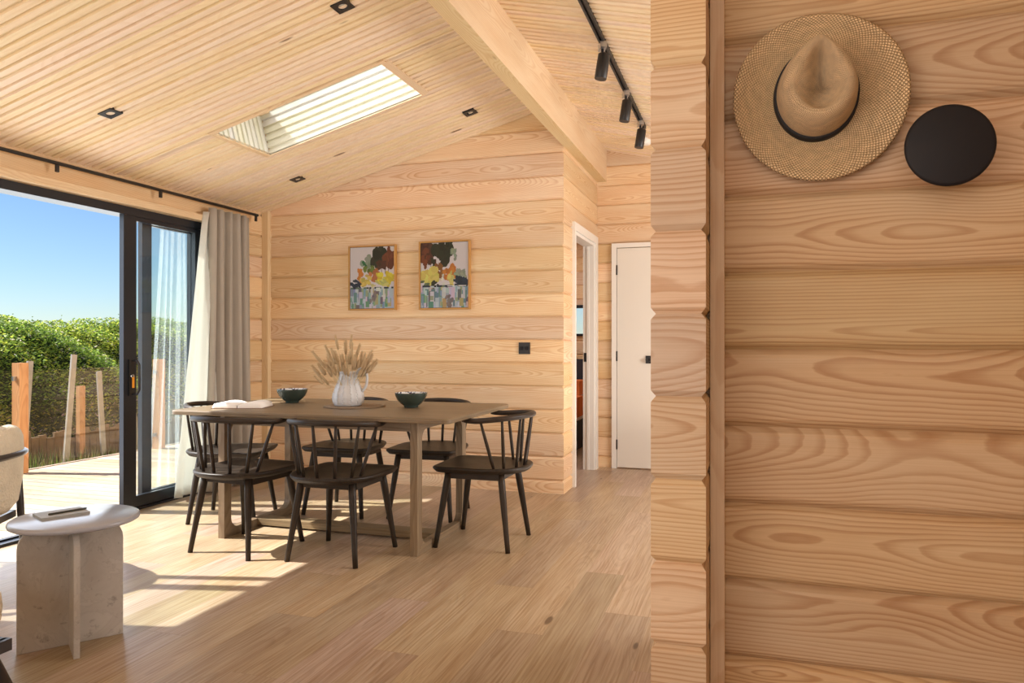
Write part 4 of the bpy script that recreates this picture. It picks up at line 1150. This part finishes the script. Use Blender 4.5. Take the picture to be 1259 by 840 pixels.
# dry grass tufts between deck and hedge
mb = MB()
for i in range(16000):
    x = -6.45 - 2.1 * rnd.random(); y = 3.0 + 8 * rnd.random(); z = gz(x, y) - .01; h = rnd.uniform(.05, .24); a = rnd.uniform(0, 2 * pi); l = rnd.uniform(0, .08)
    c = rnd.choice([(.34, .26, .13), (.25, .18, .09), (.14, .20, .04), (.20, .28, .06), (.42, .34, .2)])
    mb.face([(x - .007 * sin(a), y + .007 * cos(a), z), (x + .007 * sin(a), y - .007 * cos(a), z), (x + l * cos(a), y + l * sin(a), z + h)], None, 0, False, c)
tag(mb.build('grass', M['leaf']), 'dry grass and weeds between the deck and the hedge', 'grass', kind='stuff')
# weathered stakes and low board fence
stk = [(-7.6, 5.62, .78, 3), (-7.7, 6.25, .95, -4), (-7.5, 6.62, 1.02, -5), (-7.7, 7.3, .80, 4), (-7.5, 7.62, .92, 6), (-7.6, 5.2, .7, -3)]
wh = ('first', 'second', 'third', 'fourth', 'fifth', 'sixth')
order = sorted(range(len(stk)), key=lambda i: stk[i][1])
for n_, i in enumerate(order):
    x, y, h, t = stk[i]
    mb = MB(); mb.box(-.012, .012, -.034, .034, -.4, h, 'z'); o = mb.build('wooden_stake', M['stake'], loc=(x, y, 0)); o.rotation_euler = (radians(t), 0, 0)
    tag(o, 'pale weathered wooden stake in front of the hedge, %s from the left' % wh[n_], 'stake', 'weathered stakes in front of the hedge')
bf = empty('board_fence', (-7.9, 7.4, -.35)); tag(bf, 'low brown board fence at the foot of the hedge', 'fence')
mb = MB(); y = 5.0
while y < 10:
    h = rnd.uniform(-.02, .14); mb.box(-7.93, -7.90, y, y + .095, -.4, h, 'z'); y += .10
loc_to(bf, mb.build('boards', M['fence'])); mb = MB(); mb.box(-7.86, -7.80, 7.06, 7.14, -.4, .62, 'z'); loc_to(bf, mb.build('fence_post', M['post']))

# ------------------------------------------------------------------ camera, world, lights
cam = bpy.data.cameras.new('camera'); co = bpy.data.objects.new('camera', cam); COL.objects.link(co); scene.camera = co
cam.sensor_width = 36; cam.lens = 912.5 / 1259 * 36; cam.clip_start = .05; cam.clip_end = 500
co.location = (0, 0, 1.15); co.rotation_euler = (radians(90.12), 0, radians(17.64))

w = bpy.data.worlds.new('world'); scene.world = w; w.use_nodes = True; nt = w.node_tree
bg = nt.nodes['Background']; sk_ = nt.nodes.new('ShaderNodeTexSky'); sk_.sky_type = 'NISHITA'; sk_.sun_disc = False
sd = (-.971, -.247)      # toward the sun
sk_.sun_elevation = radians(45.5); sk_.sun_rotation = math.atan2(sd[0], sd[1]); sk_.altitude = 0; sk_.air_density = 1.0; sk_.dust_density = .05; sk_.ozone_density = 2.2
_mx = nt.nodes.new('ShaderNodeMix'); _mx.data_type = 'RGBA'; _mx.blend_type = 'MULTIPLY'; _mx.inputs[0].default_value = 1; _mx.inputs[7].default_value = (.80, .93, 1.12, 1)
nt.links.new(sk_.outputs[0], _mx.inputs[6]); nt.links.new(_mx.outputs[2], bg.inputs[0]); bg.inputs[1].default_value = .125

def light(name, kind, loc, energy, rot=(0, 0, 0), size=None, size_y=None, col=(1, 1, 1), angle=None):
    l = bpy.data.lights.new(name, kind); l.energy = energy; l.color = col
    if kind == 'AREA': l.shape = 'RECTANGLE'; l.size = size; l.size_y = size_y or size
    if angle: l.angle = angle
    o = bpy.data.objects.new(name, l); COL.objects.link(o); o.location = loc; o.rotation_euler = rot
    return o
el = radians(45.5)
from mathutils import Vector
d = Vector((-sd[0] * cos(el), -sd[1] * cos(el), -sin(el)))
s = light('sun', 'SUN', (-8, 0, 8), 12.0, col=(1, .96, .90), angle=radians(.6)); s.rotation_euler = d.to_track_quat('-Z', 'Y').to_euler()
# added area lamps: door daylight boost, and unseen fill behind the camera
light('door_daylight', 'AREA', (XL - .5, 3.2, 1.2), 60, (0, radians(-90), 0), 2.2, 3.2, (.90, .95, 1))
light('room_fill', 'AREA', (-1.5, -2.2, 1.7), 66, (radians(90), 0, radians(0)), 4.6, 1.6, (1, .96, .92))
light('ceiling_fill', 'AREA', (-2.5, -.7, .7), 50, (radians(160), 0, 0), 3.0, 2.2, (1, .95, .90))  # unseen upward lamp added behind the camera to brighten the ceiling
light('kitchen_window', 'AREA', (1.8, 4.3, 1.5), 95, (0, radians(90), 0), 1.1, 2.2, (1, .96, .91))
light('hall_fill', 'AREA', (-.7, 5.0, .3), 10, (pi, 0, 0), .8, 2.5, (1, .90, .78))
light('bedroom_fill', 'AREA', (-2.6, 8.0, 2.5), 25, (0, 0, 0), 1.5, 1.5, (1, .95, .9))
light('skylight_sky', 'AREA', (-2.75, 4.18, 3.25), 12, (0, radians(-15), 0), 1.1, .55, (.95, .97, 1))

scene.view_settings.view_transform = 'Standard'
scene.view_settings.look = 'None'
scene.view_settings.exposure = 0
scene.view_settings.gamma = 1
scene.cycles.max_bounces = 10
scene.cycles.transparent_max_bounces = 12
scene.cycles.use_denoising = True
scene.cycles.sample_clamp_indirect = 6
